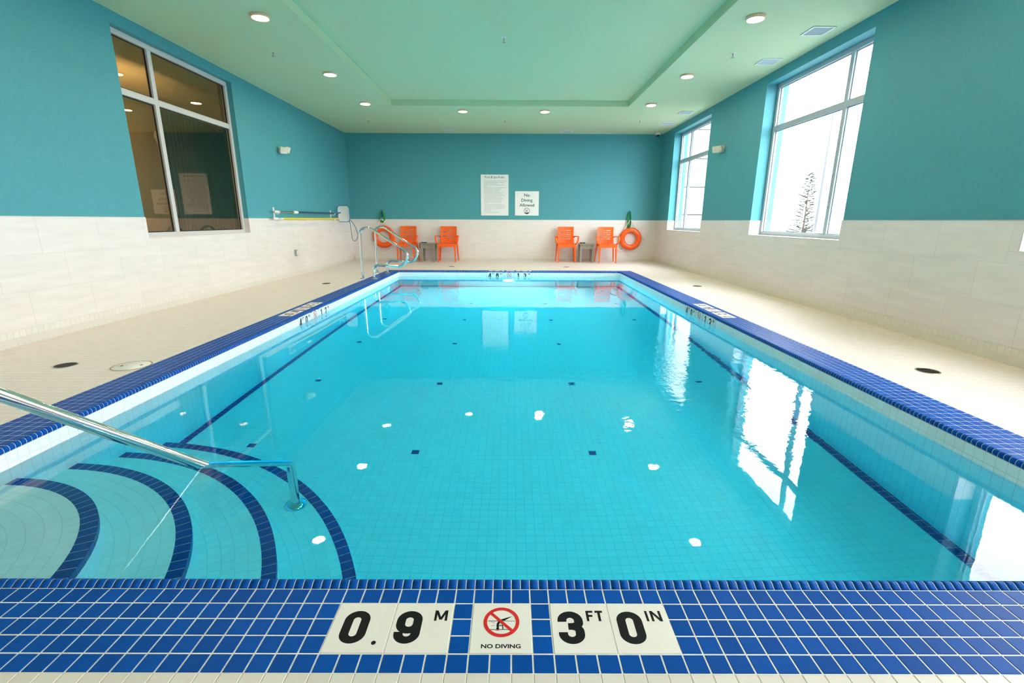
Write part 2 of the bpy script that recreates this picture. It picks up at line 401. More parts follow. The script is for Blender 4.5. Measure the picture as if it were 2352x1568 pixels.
# windows ------------------------------------------------------------
PANE = glass('clear_window_glass', (0.96, 0.98, 0.98), 1.45)
PANEL_G = glass('bronze_window_glass', (0.80, 0.72, 0.52), 1.75, (1.0, 0.84, 0.62))
def window(name, y0, y1, ym, x, sgn, fm, pmx, depth):
    """x = inner face of the frame, sgn = outward direction along X"""
    root = structure(empty(name, (x, (y0 + y1) / 2, WZ0))); ox, oy, oz = root.location
    fw = 0.055; zt_ = 2.34; X0, X1 = sorted((x, x + sgn * 0.06))
    def bx(nm, mat, *r):
        b = MB()
        for q in r: b.bbox(q[0] - ox, q[1] - ox, q[2] - oy, q[3] - oy, q[4] - oz, q[5] - oz, 0.003)
        return b.build(nm, mat, root)
    bx('frame', fm, (X0, X1, y0, y0 + fw, WZ0, WZ1), (X0, X1, y1 - fw, y1, WZ0, WZ1), (X0, X1, y0 + fw, y1 - fw, WZ1 - fw, WZ1), (X0, X1, y0 + fw, y1 - fw, WZ0, WZ0 + fw))
    xa, xb = sorted((x + sgn * .005, x + sgn * .055))
    bx('mullion', fm, (xa, xb, ym - .032, ym + .032, WZ0 + fw, WZ1 - fw)); bx('transom', fm, (xa, xb, y0 + fw, ym - .032, zt_ - .034, zt_ + .034), (xa, xb, ym + .032, y1 - fw, zt_ - .034, zt_ + .034))
    xg = x + sgn * 0.034
    for a, b in ((y0 + fw, ym - .032), (ym + .032, y1 - fw)):
        for q0, q1 in ((WZ0 + fw, zt_ - .034), (zt_ + .034, WZ1 - fw)):
            MB().quad((xg - ox, a - oy, q0 - oz), (xg - ox, b - oy, q0 - oz), (xg - ox, b - oy, q1 - oz), (xg - ox, a - oy, q1 - oz)).build('pane', pmx, root)
            g = 0.012; u0, u1 = sorted((xg - .006 - ox, xg + .006 - ox)); gb = MB()
            gb.box(u0, u1, a - oy, a + g - oy, q0 - oz, q1 - oz).box(u0, u1, b - g - oy, b - oy, q0 - oz, q1 - oz).box(u0, u1, a + g - oy, b - g - oy, q0 - oz, q0 + g - oz).box(u0, u1, a + g - oy, b - g - oy, q1 - g - oz, q1 - oz)
            gb.build('gasket', GASKET if sgn < 0 else FRAME, root)
    # tiled sill and the tiled foot of each jamb
    s0, s1 = sorted((x, x - sgn * (depth + 0.008)))
    bx('sill', PANEL, (s0, s1, y0, y1, WZ0 - .006, WZ0 + .008))
    bx('jamb_tile', PANEL, (s0, s1, y1 - .008, y1, WZ0 + .008, ZW)); bx('jamb_tile', PANEL, (s0, s1, y0, y0 + .008, WZ0 + .008, ZW))
    return root
for k, (a, b, ym) in enumerate(RWIN): window('window_%d' % (k + 1 if k < 3 else 5), a, b, ym, XR + 0.16, 1, FRAME, PANE, 0.16)  # the last lies out of view, added for extra daylight
window('window_4', *LWIN, XL - 0.07, -1, FRAMEL, PANEL_G, 0.07)

# room seen through the inner window ---------------------------------
TAN = pm('tan_paint', (0.40, 0.31, 0.16), 0.7)
ax0, ax1 = XL - 2.6, XL - 0.16
for nm, q in (('wall_lobby', (ax0 - .1, ax0, 3.6, 10.6, 0, 3.0)), ('wall_lobby', (ax0, ax1, 3.5, 3.6, 0, 3.0)), ('wall_lobby', (ax0, ax1, 10.6, 10.7, 0, 3.0)), ('ceiling_lobby', (ax0 - .1, ax1, 3.5, 10.7, 3.0, 3.1)), ('floor_lobby', (ax0 - .1, ax1, 3.5, 10.7, -.1, 0))):
    structure(MB().box(*q).build(nm, TAN))
sl = empty('slat_screen', (XL - 0.62, 8.0, 0)); tag(sl, 'dark brown screen of narrow upright slats behind the inner window', 'screen')
DKW = pm('dark_brown_wood', (0.020, 0.012, 0.007), 0.5, var=0.2, vscale=8, stretch=(4, 4, .4))
MB().box(-.09, -.05, -1.05, 2.4, 0, 2.46).build('backing', DKW, sl)
SLM = MB().bbox(-.05, 0.0, -.030, .030, 0.0, 2.44, .004).mesh('slat', pm('brown_slat', (0.034, 0.020, 0.010), 0.45))
for k in range(44): link('slat', SLM, sl, (0, -1.01 + k * 0.079, 0))
al = empty('lobby_fill_lamp', (XL - 0.80, 7.05, 2.1)); tag(al, 'unseen round fill lamp added behind the dark slat screen', 'lamp'); al.rotation_euler = (0, PI / 2, 0)  # hidden fill lamp, added to brighten the tan room
MB().lathe([(0.0, 0.05), (0.06, 0.05), (0.10, 0.03), (0.10, 0.0), (0.085, -0.006)], 24).build('housing', WHITEP, al)
MB().disc((0, 0, -.004), 0.085, 24, -1).build('lens', emit('lobby_fill_lens', (1, .76, .46), 650), al)

# ================================================================== POOL
FA = ZWAT - 0.914; FB = -(1.37 - 0.914) / (PF - PN)                   # floor slope
fz = lambda y: FA + FB * (y - PN)
basin = empty('pool_basin', (0, 0, 0)); tag(basin, 'rectangular swimming pool shell of small white tiles with curved corner steps', 'pool')
sh = MB(); e = 0.0007; BW = 0.25; zb = -2.0
# floor slab (sloping) and four thick walls of the shell
def slab(x0, x1, y0, y1):
    v = [(x0, y0, fz(y0) - e), (x1, y0, fz(y0) - e), (x1, y1, fz(y1) - e), (x0, y1, fz(y1) - e), (x0, y0, zb), (x1, y0, zb), (x1, y1, zb), (x0, y1, zb)]
    sh.add(v, [(0, 1, 2, 3), (7, 6, 5, 4), (0, 4, 5, 1), (1, 5, 6, 2), (2, 6, 7, 3), (3, 7, 4, 0)])
slab(PL - e, PR + e, PN - e, PF + e)
sh.box(PL - BW, PL - e, PN - BW, PF + BW, zb, -0.02).box(PR + e, PR + BW, PN - BW, PF + BW, zb, -0.02)
sh.box(PL - e, PR + e, PN - BW, PN - e, zb, -0.02).box(PL - e, PR + e, PF + e, PF + BW, zb, -0.02)
sh.build('shell', PGROUT, basin)
# wall tiles
T = []; zs = [(-0.020 - (k + 1) * P, -0.020 - k * P) for k in range(28)]
LB = [-0.207 - 0.155 - .078 + q for q in (0,)]
MKL = dict(left=5.456, right=5.49, far=-0.045)
def in_mark(side, a, zc): return abs(a - MKL[side]) < 8.5 * P + .01 and -0.020 - 3 * P < zc < -0.02
for side, x, sgn in (('left', PL, 1), ('right', PR, -1)):
    for a, b in cells(PN, PF, SYF):
        for q0, q1 in zs:
            if q1 < fz((a + b) / 2) - .02 or in_mark(side, (a + b) / 2, (q0 + q1) / 2): continue
            T.append(((x - sgn * e, (a + b) / 2, (q0 + q1) / 2), (0, (b - a - G) / 2, 0), (0, 0, (P - G) / 2), (sgn, 0, 0)))
for a, b in cells(PL, PR, SX):
    for q0, q1 in zs:
        cx = (a + b) / 2
        if q1 > fz(PF) - .02 and not in_mark('far', cx, (q0 + q1) / 2): T.append(((cx, PF + e, (q0 + q1) / 2), ((b - a - G) / 2, 0, 0), (0, 0, (P - G) / 2), (0, -1, 0)))
        if q1 > fz(PN) - .02: T.append(((cx, PN - e, (q0 + q1) / 2), ((b - a - G) / 2, 0, 0), (0, 0, (P - G) / 2), (0, 1, 0)))
tile_field(basin, 'wall_tile', T, PWHITE, 200, hgt=.0007,  stuff='wall_tile_field', minpx=9)
# floor tiles: white field, navy border line, navy accent squares
FT, BT, AT = [], [], []
nf = Vector((0, -FB, 1)).normalized()[:]
acc = [(x, y) for x in (-1.828, -0.643, 0.570, 1.775) for y in (3.0, 4.21, 5.43, 6.65, 7.85, 9.13)]
for a, b in cells(PL, PR, PL):
    for c0, d0 in cells(PN, PF, PF - P * 200):
        cx, cy_ = (a + b) / 2, (c0 + d0) / 2
        t = ((cx, cy_, fz(cy_) - e), ((b - a - G) / 2, 0, 0), (0, (d0 - c0 - G) / 2, FB * (d0 - c0 - G) / 2), nf)
        if cx < PL + P * 1.02 or cx > PR - P * 1.02 or cy_ > PF - P * 1.02: BT.append(t)
        elif any(abs(cx - q[0]) < P * .5 and abs(cy_ - q[1]) < P * .5 for q in acc): AT.append(t)
        else: FT.append(t)
tile_field(basin, 'floor_tile', FT, PWHITE, 280, hgt=.0007,  stuff='floor_tile_field', minpx=9)
tile_field(basin, 'border_tile', BT, NAVY, 200, hgt=.0007,  stuff='border_tile_field', minpx=6)
tile_field(basin, 'accent_tile', AT, NAVY, 60, hgt=.0007,  stuff='accent_tile_field', minpx=2)
# curved corner steps
SZ = [-0.2525, -0.478, -0.720, -0.964]; SR = [0.815, 1.11, 1.412, 1.73]
for k in range(4):
    R, zt_ = SR[k], SZ[k]; r0 = 0.0; NO = 0.058; z1 = zt_ - e; zlow = -1.2
    st = MB(); n = 48; R_ = R - 0.0012
    arc = [(PL + R_ * math.cos(PI / 2 * i / n), PN + R_ * math.sin(PI / 2 * i / n)) for i in range(n + 1)]
    top = [(PL, PN, z1)] + [(x, y, z1) for x, y in arc]; low = [(PL, PN, zlow)] + [(x, y, zlow) for x, y in arc]; N_ = len(top)
    st.add(top + low, [tuple(range(N_)), tuple(range(2 * N_ - 1, N_ - 1, -1))] + [(i, N_ + i, N_ + (i + 1) % N_, (i + 1) % N_) for i in range(N_)])
    step = st.build('step', PGROUT, basin)
    # tread tiles in concentric rows, and riser tiles below the nosing
    tb = MB(); rin = SR[k - 1] - 0.02 if k else 0.05
    rows = cells(rin, R - NO, R - NO - 40 * P)
    def sect(r0_, r1_, a0_, a1_, zb_, zt2):
        vs = []
        for zz, gg in ((zb_, 0), (zt2, 0.0009)):
            for rr, aa in ((r0_ + gg, a0_ + gg / max(r0_, .03)), (r1_ - gg, a0_ + gg / r1_), (r1_ - gg, a1_ - gg / r1_), (r0_ + gg, a1_ - gg / max(r0_, .03))):
                vs.append((PL + rr * math.cos(aa), PN + rr * math.sin(aa), zz))
        return vs
    for r0_, r1_ in rows:
        m_ = max(3, round(PI / 2 * (r0_ + r1_) / 2 / P)); da = PI / 2 / m_
        for i in range(m_):
            gh = G / 2 / ((r0_ + r1_) / 2); tb.add(sect(r0_ + G / 2, r1_ - G / 2, i * da + gh, (i + 1) * da - gh, z1, zt_), tile_faces(0))
    m_ = round(PI / 2 * R / P); da = PI / 2 / m_
    nrow = 5 if k < 3 else 4
    for j in range(nrow):
        zz1 = zt_ - 0.055 - j * P; zz0 = zz1 - P + G
        for i in range(m_):
            a0_, a1_ = i * da + G / 2 / R, (i + 1) * da - G / 2 / R
            vs = [(PL + rr * math.cos(aa), PN + rr * math.sin(aa), q) for rr in (R_ - .002, R - .0004) for aa, q in ((a0_, zz0), (a1_, zz0), (a1_, zz1), (a0_, zz1))]
            tb.add(vs, tile_faces(0))
    o = tb.build('tread_tile_field', PWHITE, step); o['kind'] = 'stuff'
    # blue bullnose tiles along the edge: one mesh per step, turned about the corner
    hw = da / 2 - 0.0017 / R
    pr_ = [(R - NO, z1), (R - NO, zt_ + .0004), (R - .003, zt_ + .0004), (R - .0008, zt_ - .0002), (R, zt_ - .002), (R, zt_ - .052), (R - .006, zt_ - .052)]
    vs = [(r * math.cos(a), r * math.sin(a), q) for a in (-hw, hw) for r, q in pr_]; n = len(pr_)
    nm = MB().add(vs, [(i, n + i, n + i + 1, i + 1) for i in range(n - 1)] + [tuple(range(n)), tuple(range(2 * n - 1, n - 1, -1))]).mesh('nosing_tile', NAVY)
    bm = bmesh.new(); bm.from_mesh(nm); bmesh.ops.recalc_face_normals(bm, faces=bm.faces); bm.to_mesh(nm); bm.free()
    for i in range(m_):
        o = link('nosing_tile', nm, step, (PL, PN, 0)); o.rotation_euler = (0, 0, (i + .5) * da)

# water: one body with a gently rippled surface
WM = bpy.data.materials.new('pool_water'); WM.use_nodes = True; nt = WM.node_tree; N = nt.nodes; N.clear(); Lk = nt.links
out = N.new('ShaderNodeOutputMaterial'); gl = N.new('ShaderNodeBsdfGlass'); gl.inputs['IOR'].default_value = 1.333; gl.inputs['Roughness'].default_value = 0.0
va = N.new('ShaderNodeVolumeAbsorption'); va.inputs['Color'].default_value = (0.0, 0.935, 0.997, 1); va.inputs['Density'].default_value = 1.15
tc = N.new('ShaderNodeTexCoord')
n1 = N.new('ShaderNodeTexNoise'); n1.inputs['Scale'].default_value = 3.2; n1.inputs['Detail'].default_value = 2.0
n2 = N.new('ShaderNodeTexNoise'); n2.inputs['Scale'].default_value = 13.0; n2.inputs['Detail'].default_value = 3.0
Lk.new(tc.outputs['Object'], n1.inputs['Vector']); Lk.new(tc.outputs['Object'], n2.inputs['Vector'])
ds = N.new('ShaderNodeVectorMath'); ds.operation = 'DISTANCE'; ds.inputs[1].default_value = (1.15, 3.75, 0); Lk.new(tc.outputs['Object'], ds.inputs[0])
mk = N.new('ShaderNodeMapRange'); mk.inputs[1].default_value = 0.25; mk.inputs[2].default_value = 1.9; mk.inputs[3].default_value = 1.0; mk.inputs[4].default_value = 0.05; Lk.new(ds.outputs['Value'], mk.inputs[0])
mu = N.new('ShaderNodeMath'); mu.operation = 'MULTIPLY'; Lk.new(n2.outputs['Fac'], mu.inputs[0]); Lk.new(mk.outputs[0], mu.inputs[1])
m3 = N.new('ShaderNodeMath'); m3.operation = 'MULTIPLY'; m3.inputs[1].default_value = 0.22; Lk.new(n1.outputs['Fac'], m3.inputs[0])
sm = N.new('ShaderNodeMath'); sm.operation = 'ADD'; Lk.new(mu.outputs[0], sm.inputs[0]); Lk.new(m3.outputs[0], sm.inputs[1])
bp = N.new('ShaderNodeBump'); bp.inputs['Strength'].default_value = 1.0; bp.inputs['Distance'].default_value = 0.0022
Lk.new(sm.outputs[0], bp.inputs['Height']); Lk.new(bp.outputs[0], gl.inputs['Normal'])
Lk.new(gl.outputs[0], out.inputs['Surface']); Lk.new(va.outputs[0], out.inputs['Volume'])
wo = MB().box(PL - .08, PR + .08, PN - .08, PF + .08, -1.9, ZWAT).build('pool_water', WM)
tag(wo, 'clear turquoise water filling the swimming pool', 'water')

# underwater lamp in the far wall
ul = empty('underwater_light', (-0.05, PF, -0.70)); tag(ul, 'round glowing underwater lamp in the far pool wall', 'lamp')
b = MB(); nn = 32
for r0_, r1_, y0_, y1_ in ((0.135, 0.12, -.002, -.016), (0.12, 0.105, -.016, -.014)):
    vs = [(r * math.cos(2 * PI * k / nn), y, r * math.sin(2 * PI * k / nn)) for r, y in ((r0_, y0_), (r1_, y1_)) for k in range(nn)]
    b.add(vs, [(k, (k + 1) % nn, nn + (k + 1) % nn, nn + k) for k in range(nn)], True)
b.build('ring', CHROME, ul)
MB().add([(0.105 * math.cos(2 * PI * k / nn), -.012, 0.105 * math.sin(2 * PI * k / nn)) for k in range(nn)], [tuple(range(nn))]).build('lens', emit('underwater_lens', (0.9, 0.97, 1.0), 600.0), ul)

# ------------------------------------------------------------------ coping
coping = empty('pool_coping', (0, 0, 0)); tag(coping, 'cobalt blue tiled pool edge with rounded nosing and white depth marker tiles', 'pool edge')
b = MB(); zb = -0.10
b.box(OL, OR_, ON, PN - NW, zb, DZ).box(OL, OR_, PF + NW, OF, zb, DZ).box(OL, PL - NW, PN - NW, PF + NW, zb, DZ).box(PR + NW, OR_, PN - NW, PF + NW, zb, DZ)
b.box(PL - NW, PR + NW, PN - NW, PN - .004, -.02, DZ).box(PL - NW, PR + NW, PF + .004, PF + NW, -.02, DZ).box(PL - NW, PL - .004, PN - .004, PF + .004, -.02, DZ).box(PR + .004, PR + NW, PN - .004, PF + .004, -.02, DZ)
b.build('bed', WGROUT, coping)
MFY0, MFY1 = ON + P, ON + 4 * P                                       # front marker rows
TOFF = [-7, -4, 0, 4, 7]                                              # marker tile centres, in tiles
mfx = SX + 1.5 * P
def is_front_mark(x, y): return MFY0 < y < MFY1 and any(abs(x - (mfx + q * P)) < 1.5 * P for q in TOFF)
def is_back_mark(x, y): return PF + NW + P < y < PF + NW + 4 * P and any(abs(x - (mfx + q * P)) < 1.5 * P for q in TOFF)
CT = hgrid(OL, OR_, ON, PN - NW, DZ, SX, SYF, is_front_mark, 0.0042) + hgrid(OL, OR_, PF + NW, OF, DZ, SX, PF + NW, is_back_mark, 0.0042)
MSL, MSR = 5.50, 5.50
def is_l(x, y): return PL - NW - 4 * P < x < PL - NW - P and any(abs(y - (MSL + q * P)) < 1.5 * P for q in TOFF)
def is_r(x, y): return PR + NW + P < x < PR + NW + 4 * P and any(abs(y - (MSR + q * P)) < 1.5 * P for q in TOFF)
CT += hgrid(OL, PL - NW, PN - NW, PF + NW, DZ, OL, MSL - 1.5 * P - 100 * P, is_l, 0.0042) + hgrid(PR + NW, OR_, PN - NW, PF + NW, DZ, PR + NW, MSR - 1.5 * P - 100 * P, is_r, 0.0042)
tile_field(coping, 'tile', CT, BLUE, 300, hgt=0.0013, stuff='tile_field', minpx=5)
# nosing: half-width rounded tiles, profile (d towards pool, z)
NP = [(0.0012, -.002), (0.0012, 0.0008), (0.007, 0.0028), (0.013, 0.0070), (0.020, 0.0100), (0.027, 0.0090), (0.0325, 0.0040), (0.0352, -0.0030), (0.0350, -0.0120), (0.033, -0.0180), (0.028, -0.0195)]
HW = (P / 2 - 0.0026) / 2
def nose_lib(fn):
    n = len(NP); vs = [fn(t, d, z) for t in (-HW, HW) for d, z in NP]
    me = MB().add(vs, [(i, i + 1, n + i + 1, n + i) for i in range(n - 1)] + [tuple(range(n))[::-1], tuple(range(n, 2 * n))]).mesh('nose_tile', BLUE)
    bm = bmesh.new(); bm.from_mesh(me); bmesh.ops.recalc_face_normals(bm, faces=bm.faces)
    for f in bm.faces: f.smooth = len(f.verts) == 4
    bm.to_mesh(me); bm.free(); return me
fr_ = MB()
nbed = MB(); n = len(NP); NPB = [(d - .0007 if d > .02 else d, z - .0007) for d, z in NP[1:-1]]; n = len(NPB)
for fn, a0, a1 in ((lambda t, d, z: (t, PN - NW + d, z), PL - NW * .4, PR + NW * .4), (lambda t, d, z: (t, PF + NW - d, z), PL - NW * .4, PR + NW * .4), (lambda t, d, z: (PL - NW + d, t, z), PN - NW * .4, PF + NW * .4), (lambda t, d, z: (PR + NW - d, t, z), PN - NW * .4, PF + NW * .4)):
    nbed.add([fn(t, d, z) for t in (a0, a1) for d, z in NPB], [(i, i + 1, n + i + 1, n + i) for i in range(n - 1)], True)
nbed.build('nose_bed', WGROUT, coping)
def nose_run(fn, a0, a1, pos, start, parts):
    me = nose_lib(fn); n = len(NP); cand = []
    for a, b_ in cells(a0, a1, start, P / 2):
        mid = (a + b_) / 2; q = proj(pos(mid)); z = (Vector(pos(mid)) - Vector((0, 0, EYE))).dot(_F)
        cand.append((z if q and -20 < q[0] < 2372 and q[1] < 1580 else 99, mid))
    cand.sort(); 
    for i, (z, mid) in enumerate(cand):
        if i < parts and z < 90: link('nose_tile', me, coping, pos(mid))
        else:
            vs = [Vector(fn(t, d, zz)) + Vector(pos(mid)) for t in (-HW, HW) for d, zz in NP]
            fr_.add(vs, [(i, i + 1, n + i + 1, n + i) for i in range(n - 1)] + [tuple(range(n))[::-1], tuple(range(n, 2 * n))], True)
nose_run(lambda t, d, z: (t, d, z), PL - NW * .5, PR + NW * .5, lambda a: (a, PN - NW, 0), SX, 118)
nose_run(lambda t, d, z: (t, -d, z), PL, PR, lambda a: (a, PF + NW, 0), SX, 0)
nose_run(lambda t, d, z: (d, t, z), PN, PF, lambda a: (PL - NW, a, 0), SYF, 90)
nose_run(lambda t, d, z: (-d, t, z), PN, PF, lambda a: (PR + NW, a, 0), SYF, 90)
o = fr_.build('nose_tile_field', BLUE, coping, fix=False); o['kind'] = 'stuff'

# ------------------------------------------------------------------ printed marks
def arc(cx, cy_, rx, ry, a0, a1, n=14): return [(cx + rx * math.cos(math.radians(a0 + (a1 - a0) * i / n)), cy_ + ry * math.sin(math.radians(a0 + (a1 - a0) * i / n))) for i in range(n + 1)]
def stroke(pts, wd, closed=False):
    pts = [Vector(q) for q in pts]; q = [pts[0]]
    for a in pts[1:]:
        if (a - q[-1]).length > 1e-4: q.append(a)
    pts = q
    if closed and (pts[0] - pts[-1]).length < 1e-4: pts.pop()
    n = len(pts); L = []; Rr = []
    for i, a in enumerate(pts):
        if closed: t0 = (a - pts[i - 1]).normalized(); t1 = (pts[(i + 1) % n] - a).normalized()
        else: t0 = (a - pts[max(i - 1, 0)]); t1 = (pts[min(i + 1, n - 1)] - a); t0 = t0.normalized() if t0.length else t1.normalized(); t1 = t1.normalized() if t1.length else t0
        nn_ = Vector((-(t0 + t1).y, (t0 + t1).x)).normalized(); cs = max(0.5, nn_.dot(Vector((-t1.y, t1.x))))
        L.append(a + nn_ * wd / 2 / cs); Rr.append(a - nn_ * wd / 2 / cs)
    v = [tuple(a) for a in L] + [tuple(a) for a in Rr]
    f = [(i, n + i, n + (i + 1) % n, (i + 1) % n) for i in range(n if closed else n - 1)]
    return v, f
def digit(ch):
    W = 0.20; S = []
    if ch == '0': S.append(stroke(arc(.3, .70, .185, .185, 0, 180) + arc(.3, .30, .185, .185, 180, 360), W, True))
    elif ch in '96':
        lp = stroke(arc(.3, .70, .185, .185, 0, 180) + arc(.3, .585, .185, .185, 180, 360), W, True); tl = stroke([(.485, .66)] + [(.485, .5)] + arc(.3, .30, .185, .185, 0, -180) + [(.115, .35)], W)
        S = [lp, tl]
        if ch == '6': S = [([(.6 - x, 1 - y) for x, y in v], f) for v, f in S]
    elif ch == '3': S = [stroke([(.115, .66)] + arc(.3, .70, .185, .185, 180, 0) + arc(.3, .635, .185, .115, 0, -90), W), stroke([(.24, .52), (.32, .52)] + arc(.3, .385, .185, .135, 80, 0) + arc(.3, .30, .185, .185, 0, -180) + [(.115, .35)], W)]
    elif ch == '4': S = [stroke([(.44, 0), (.44, 1)], .2), stroke([(.40, .93), (.10, .30)], .17), stroke([(.02, .27), (.60, .27)], .17)]
    elif ch == '1': S = [stroke([(.36, 0), (.36, 1)], .22), stroke([(.34, .86), (.12, .76)], .17)]
    elif ch == '2': S = [stroke([(.115, .66)] + arc(.3, .70, .185, .185, 180, 0) + [(.48, .60), (.38, .40), (.16, .14)], W), stroke([(.04, .10), (.58, .10)], .2)]
    return S
def letters(sx, x0, y0, wd, hgt):                                    # bold capitals from straight strokes
    g = {'M': [[(.09, 0), (.09, 1)], [(.91, 0), (.91, 1)], [(.14, .95), (.5, .12)], [(.86, .95), (.5, .12)]], 'F': [[(.13, 0), (.13, 1)], [(0, .9), (.9, .9)], [(.1, .5), (.8, .5)]],
         'T': [[(.5, 0), (.5, 1)], [(0, .9), (1, .9)]], 'I': [[(.5, 0), (.5, 1)]], 'N': [[(.12, 0), (.12, 1)], [(.88, 0), (.88, 1)], [(.15, .95), (.85, .05)]]}
    wk = {'M': 1.25, 'I': .35}; tot = sum(wk.get(q, 1) for q in sx) + .18 * (len(sx) - 1); x = x0; out_ = []
    for q in sx:
        cw = wd * wk.get(q, 1) / tot
        for st_ in g[q]: out_.append(stroke([(x + a * cw, y0 + b_ * hgt) for a, b_ in st_], hgt * .19))
        x += cw + wd * .18 / tot
    return out_
_tx = {}
def text2d(s, bold=0.0):
    key = (s, bold)
    if key not in _tx:
        cu = bpy.data.curves.new('print', 'FONT'); cu.body = s; cu.size = 1.0; cu.offset = bold; cu.resolution_u = 3
        ob = bpy.data.objects.new('print', cu); COL.objects.link(ob); bpy.context.view_layer.update()
        me = bpy.data.meshes.new_from_object(ob.evaluated_get(bpy.context.evaluated_depsgraph_get()))
        V = [tuple(q.co[:2]) for q in me.vertices]; F = [tuple(q.vertices) for q in me.polygons]
        bpy.data.objects.remove(ob); bpy.data.curves.remove(cu); bpy.data.meshes.remove(me); _tx[key] = (V, F)
    return _tx[key]
def fit(s, x0, y0, wd, hgt, bold=0.0):                                # text stretched into a box
    V, F = text2d(s, bold); xs = [q[0] for q in V]; ys = [q[1] for q in V]; kx = wd / (max(xs) - min(xs)); ky = hgt / (max(ys) - min(ys))
    return [(x0 + (q[0] - min(xs)) * kx, y0 + (q[1] - min(ys)) * ky) for q in V], F
def cap(s, cx, y0, caph, bold=0.0, kx=1.0):                           # text centred on cx with given capital height, baseline y0
    V, F = text2d(s, bold); H = text2d('H', bold)[0]; k = caph / (max(q[1] for q in H) - min(q[1] for q in H)); xs = [q[0] for q in V]; mx = (min(xs) + max(xs)) / 2
    return [(cx + (q[0] - mx) * k * kx, y0 + q[1] * k) for q in V], F
def put(name, S, mat, parent, o, ex, ey, n, lift=0.0006):
    o, ex, ey, n = Vector(o), Vector(ex), Vector(ey), Vector(n); b = MB()
    for i, (v, f) in enumerate(S): b.add([o + ex * q[0] + ey * q[1] + n * (lift + (i % 6) * 0.00008) for q in v], f)
    me = b.mesh(name, mat); bm = bmesh.new(); bm.from_mesh(me); bm.normal_update()
    for f_ in bm.faces:
        if f_.normal.dot(n) < 0: f_.normal_flip()
    bm.to_mesh(me); bm.free(); return link(name, me, parent)
def ring(cx, cy_, r0_, r1_, n=48): return stroke(arc(cx, cy_, (r0_ + r1_) / 2, (r0_ + r1_) / 2, 0, 360, n), r1_ - r0_, True)
def diver(cx, cy_, r):
    q = lambda pts: [(cx + a * r, cy_ + b_ * r) for a, b_ in pts]
    S = []
    S.append((q(arc(-.20, -.44, .085, .085, 0, 360, 14)[:-1]), [tuple(range(14))]))                           # head
    S.append(stroke(q([(-.17, -.36), (-.21, -.28), (-.20, -.14), (-.10, 0.02), (0.06, 0.13)]), .13 * r))       # trunk
    S.append((q([(0.0, .18), (.14, .06), (.62, .40)]), [(0, 1, 2)]))                                          # legs
    S.append(stroke(q([(-.13, -.25), (.07, -.25), (.09, -.49)]), .055 * r))                                   # arm
    S.append(stroke(q([(-.62, -.52), (.40, -.52)]), .03 * r))                                                 # pool floor
    for x0, x1 in ((-.76, .0), (.10, .76)):
        S.append(stroke(q([(x0 + (x1 - x0) * i / 24, .04 + .03 * abs(math.sin(i * PI / 6))) for i in range(25)]), .028 * r))
    return S
def marks(tile, o, ex, ey, n, what, wall=False):
    """lettering of one 155 mm marker tile; o = its centre, ex to the right, ey up the text"""
    H = 0.088 if wall else 0.104; w_ = H; up = .018 if wall else 0.0           # wall tiles carry their print higher, above the waterline
    def dg(ch, x0): return [([(x0 + a * w_ * 1.12, up - H / 2 + b_ * H) for a, b_ in v], f) for v, f in digit(ch)]
    if what == 'no':
        r = 0.047; cy_ = 0.016 + up * .7
        put('prohibition_ring', [ring(0, cy_, r * .80, r), stroke([(-r * .63, cy_ + r * .63), (r * .63, cy_ - r * .63)], r * .17)], RED, tile, o, ex, ey, n, 0.0010)
        put('diver', diver(0, cy_, r * .98), BLACK, tile, o, ex, ey, n)
        put('impact_mark', [stroke([(-.026, cy_ + .000), (-.017, cy_ - .005)], .0012), stroke([(-.027, cy_ - .013), (-.017, cy_ - .010)], .0012), stroke([(-.014, cy_ - .0265), (-.005, cy_ - .0265)], .002)], RED, tile, o, ex, ey, n)
        put('lettering', [fit('NO DIVING', -.049, -.063, .098, .0120, 0.03)], BLACK, tile, o, ex, ey, n)
        return
    ch, sup, dt = what; x0 = -.050 if not sup else (-.068 if sup == 'M' else -.062)
    put('numeral', dg(ch, x0) + ([(arc(.046, up - H / 2 + .004, .006, .006, 0, 360, 12)[:-1], [tuple(range(12))])] if dt else []), BLACK, tile, o, ex, ey, n)
    if sup: put('lettering', letters(sup, .018 if sup != 'M' else .030, .019 + up * .6, .044 if sup != 'M' else .034, .034), BLACK, tile, o, ex, ey, n)
def marker_row(parent, o, ex, ey, n, specs, wall=False):
    o, ex, ey, n = Vector(o), Vector(ex), Vector(ey), Vector(n); h = 1.5 * P - 0.0012
    for k, sp in zip(TOFF, specs):
        c_ = o + ex * (k * P); t = MB()
        vs = [c_ + ex * a + ey * b_ + n * z for z, s in ((-.003, 0), (0.0005, .0008)) for a, b_ in ((-h + s, -h + s), (h - s, -h + s), (h - s, h - s), (-h + s, h - s))]
        t.add(vs, tile_faces(0)); tl = t.build('marker_tile', MARK, parent, fix=True)
        marks(tl, c_, ex, ey, n, sp, wall)
marker_row(coping, (mfx, ON + 2.5 * P, 0), (1, 0, 0), (0, 1, 0), (0, 0, 1), [('0', '', True), ('9', 'M', 0), 'no', ('3', 'FT', 0), ('0', 'IN', 0)])
marker_row(coping, (PL - NW - 2.5 * P, MSL, 0), (0, -1, 0), (1, 0, 0), (0, 0, 1), [('1', '', True), ('2', 'M', 0), 'no', ('4', 'FT', 0), ('0', 'IN', 0)])
marker_row(coping, (PR + NW + 2.5 * P, MSR, 0), (0, 1, 0), (-1, 0, 0), (0, 0, 1), [('1', '', True), ('2', 'M', 0), 'no', ('4', 'FT', 0), ('0', 'IN', 0)])
marker_row(coping, (mfx, PF + NW + 2.5 * P, 0), (-1, 0, 0), (0, -1, 0), (0, 0, 1), [('1', '', True), ('3', 'M', 0), 'no', ('4', 'FT', 0), ('6', 'IN', 0)])
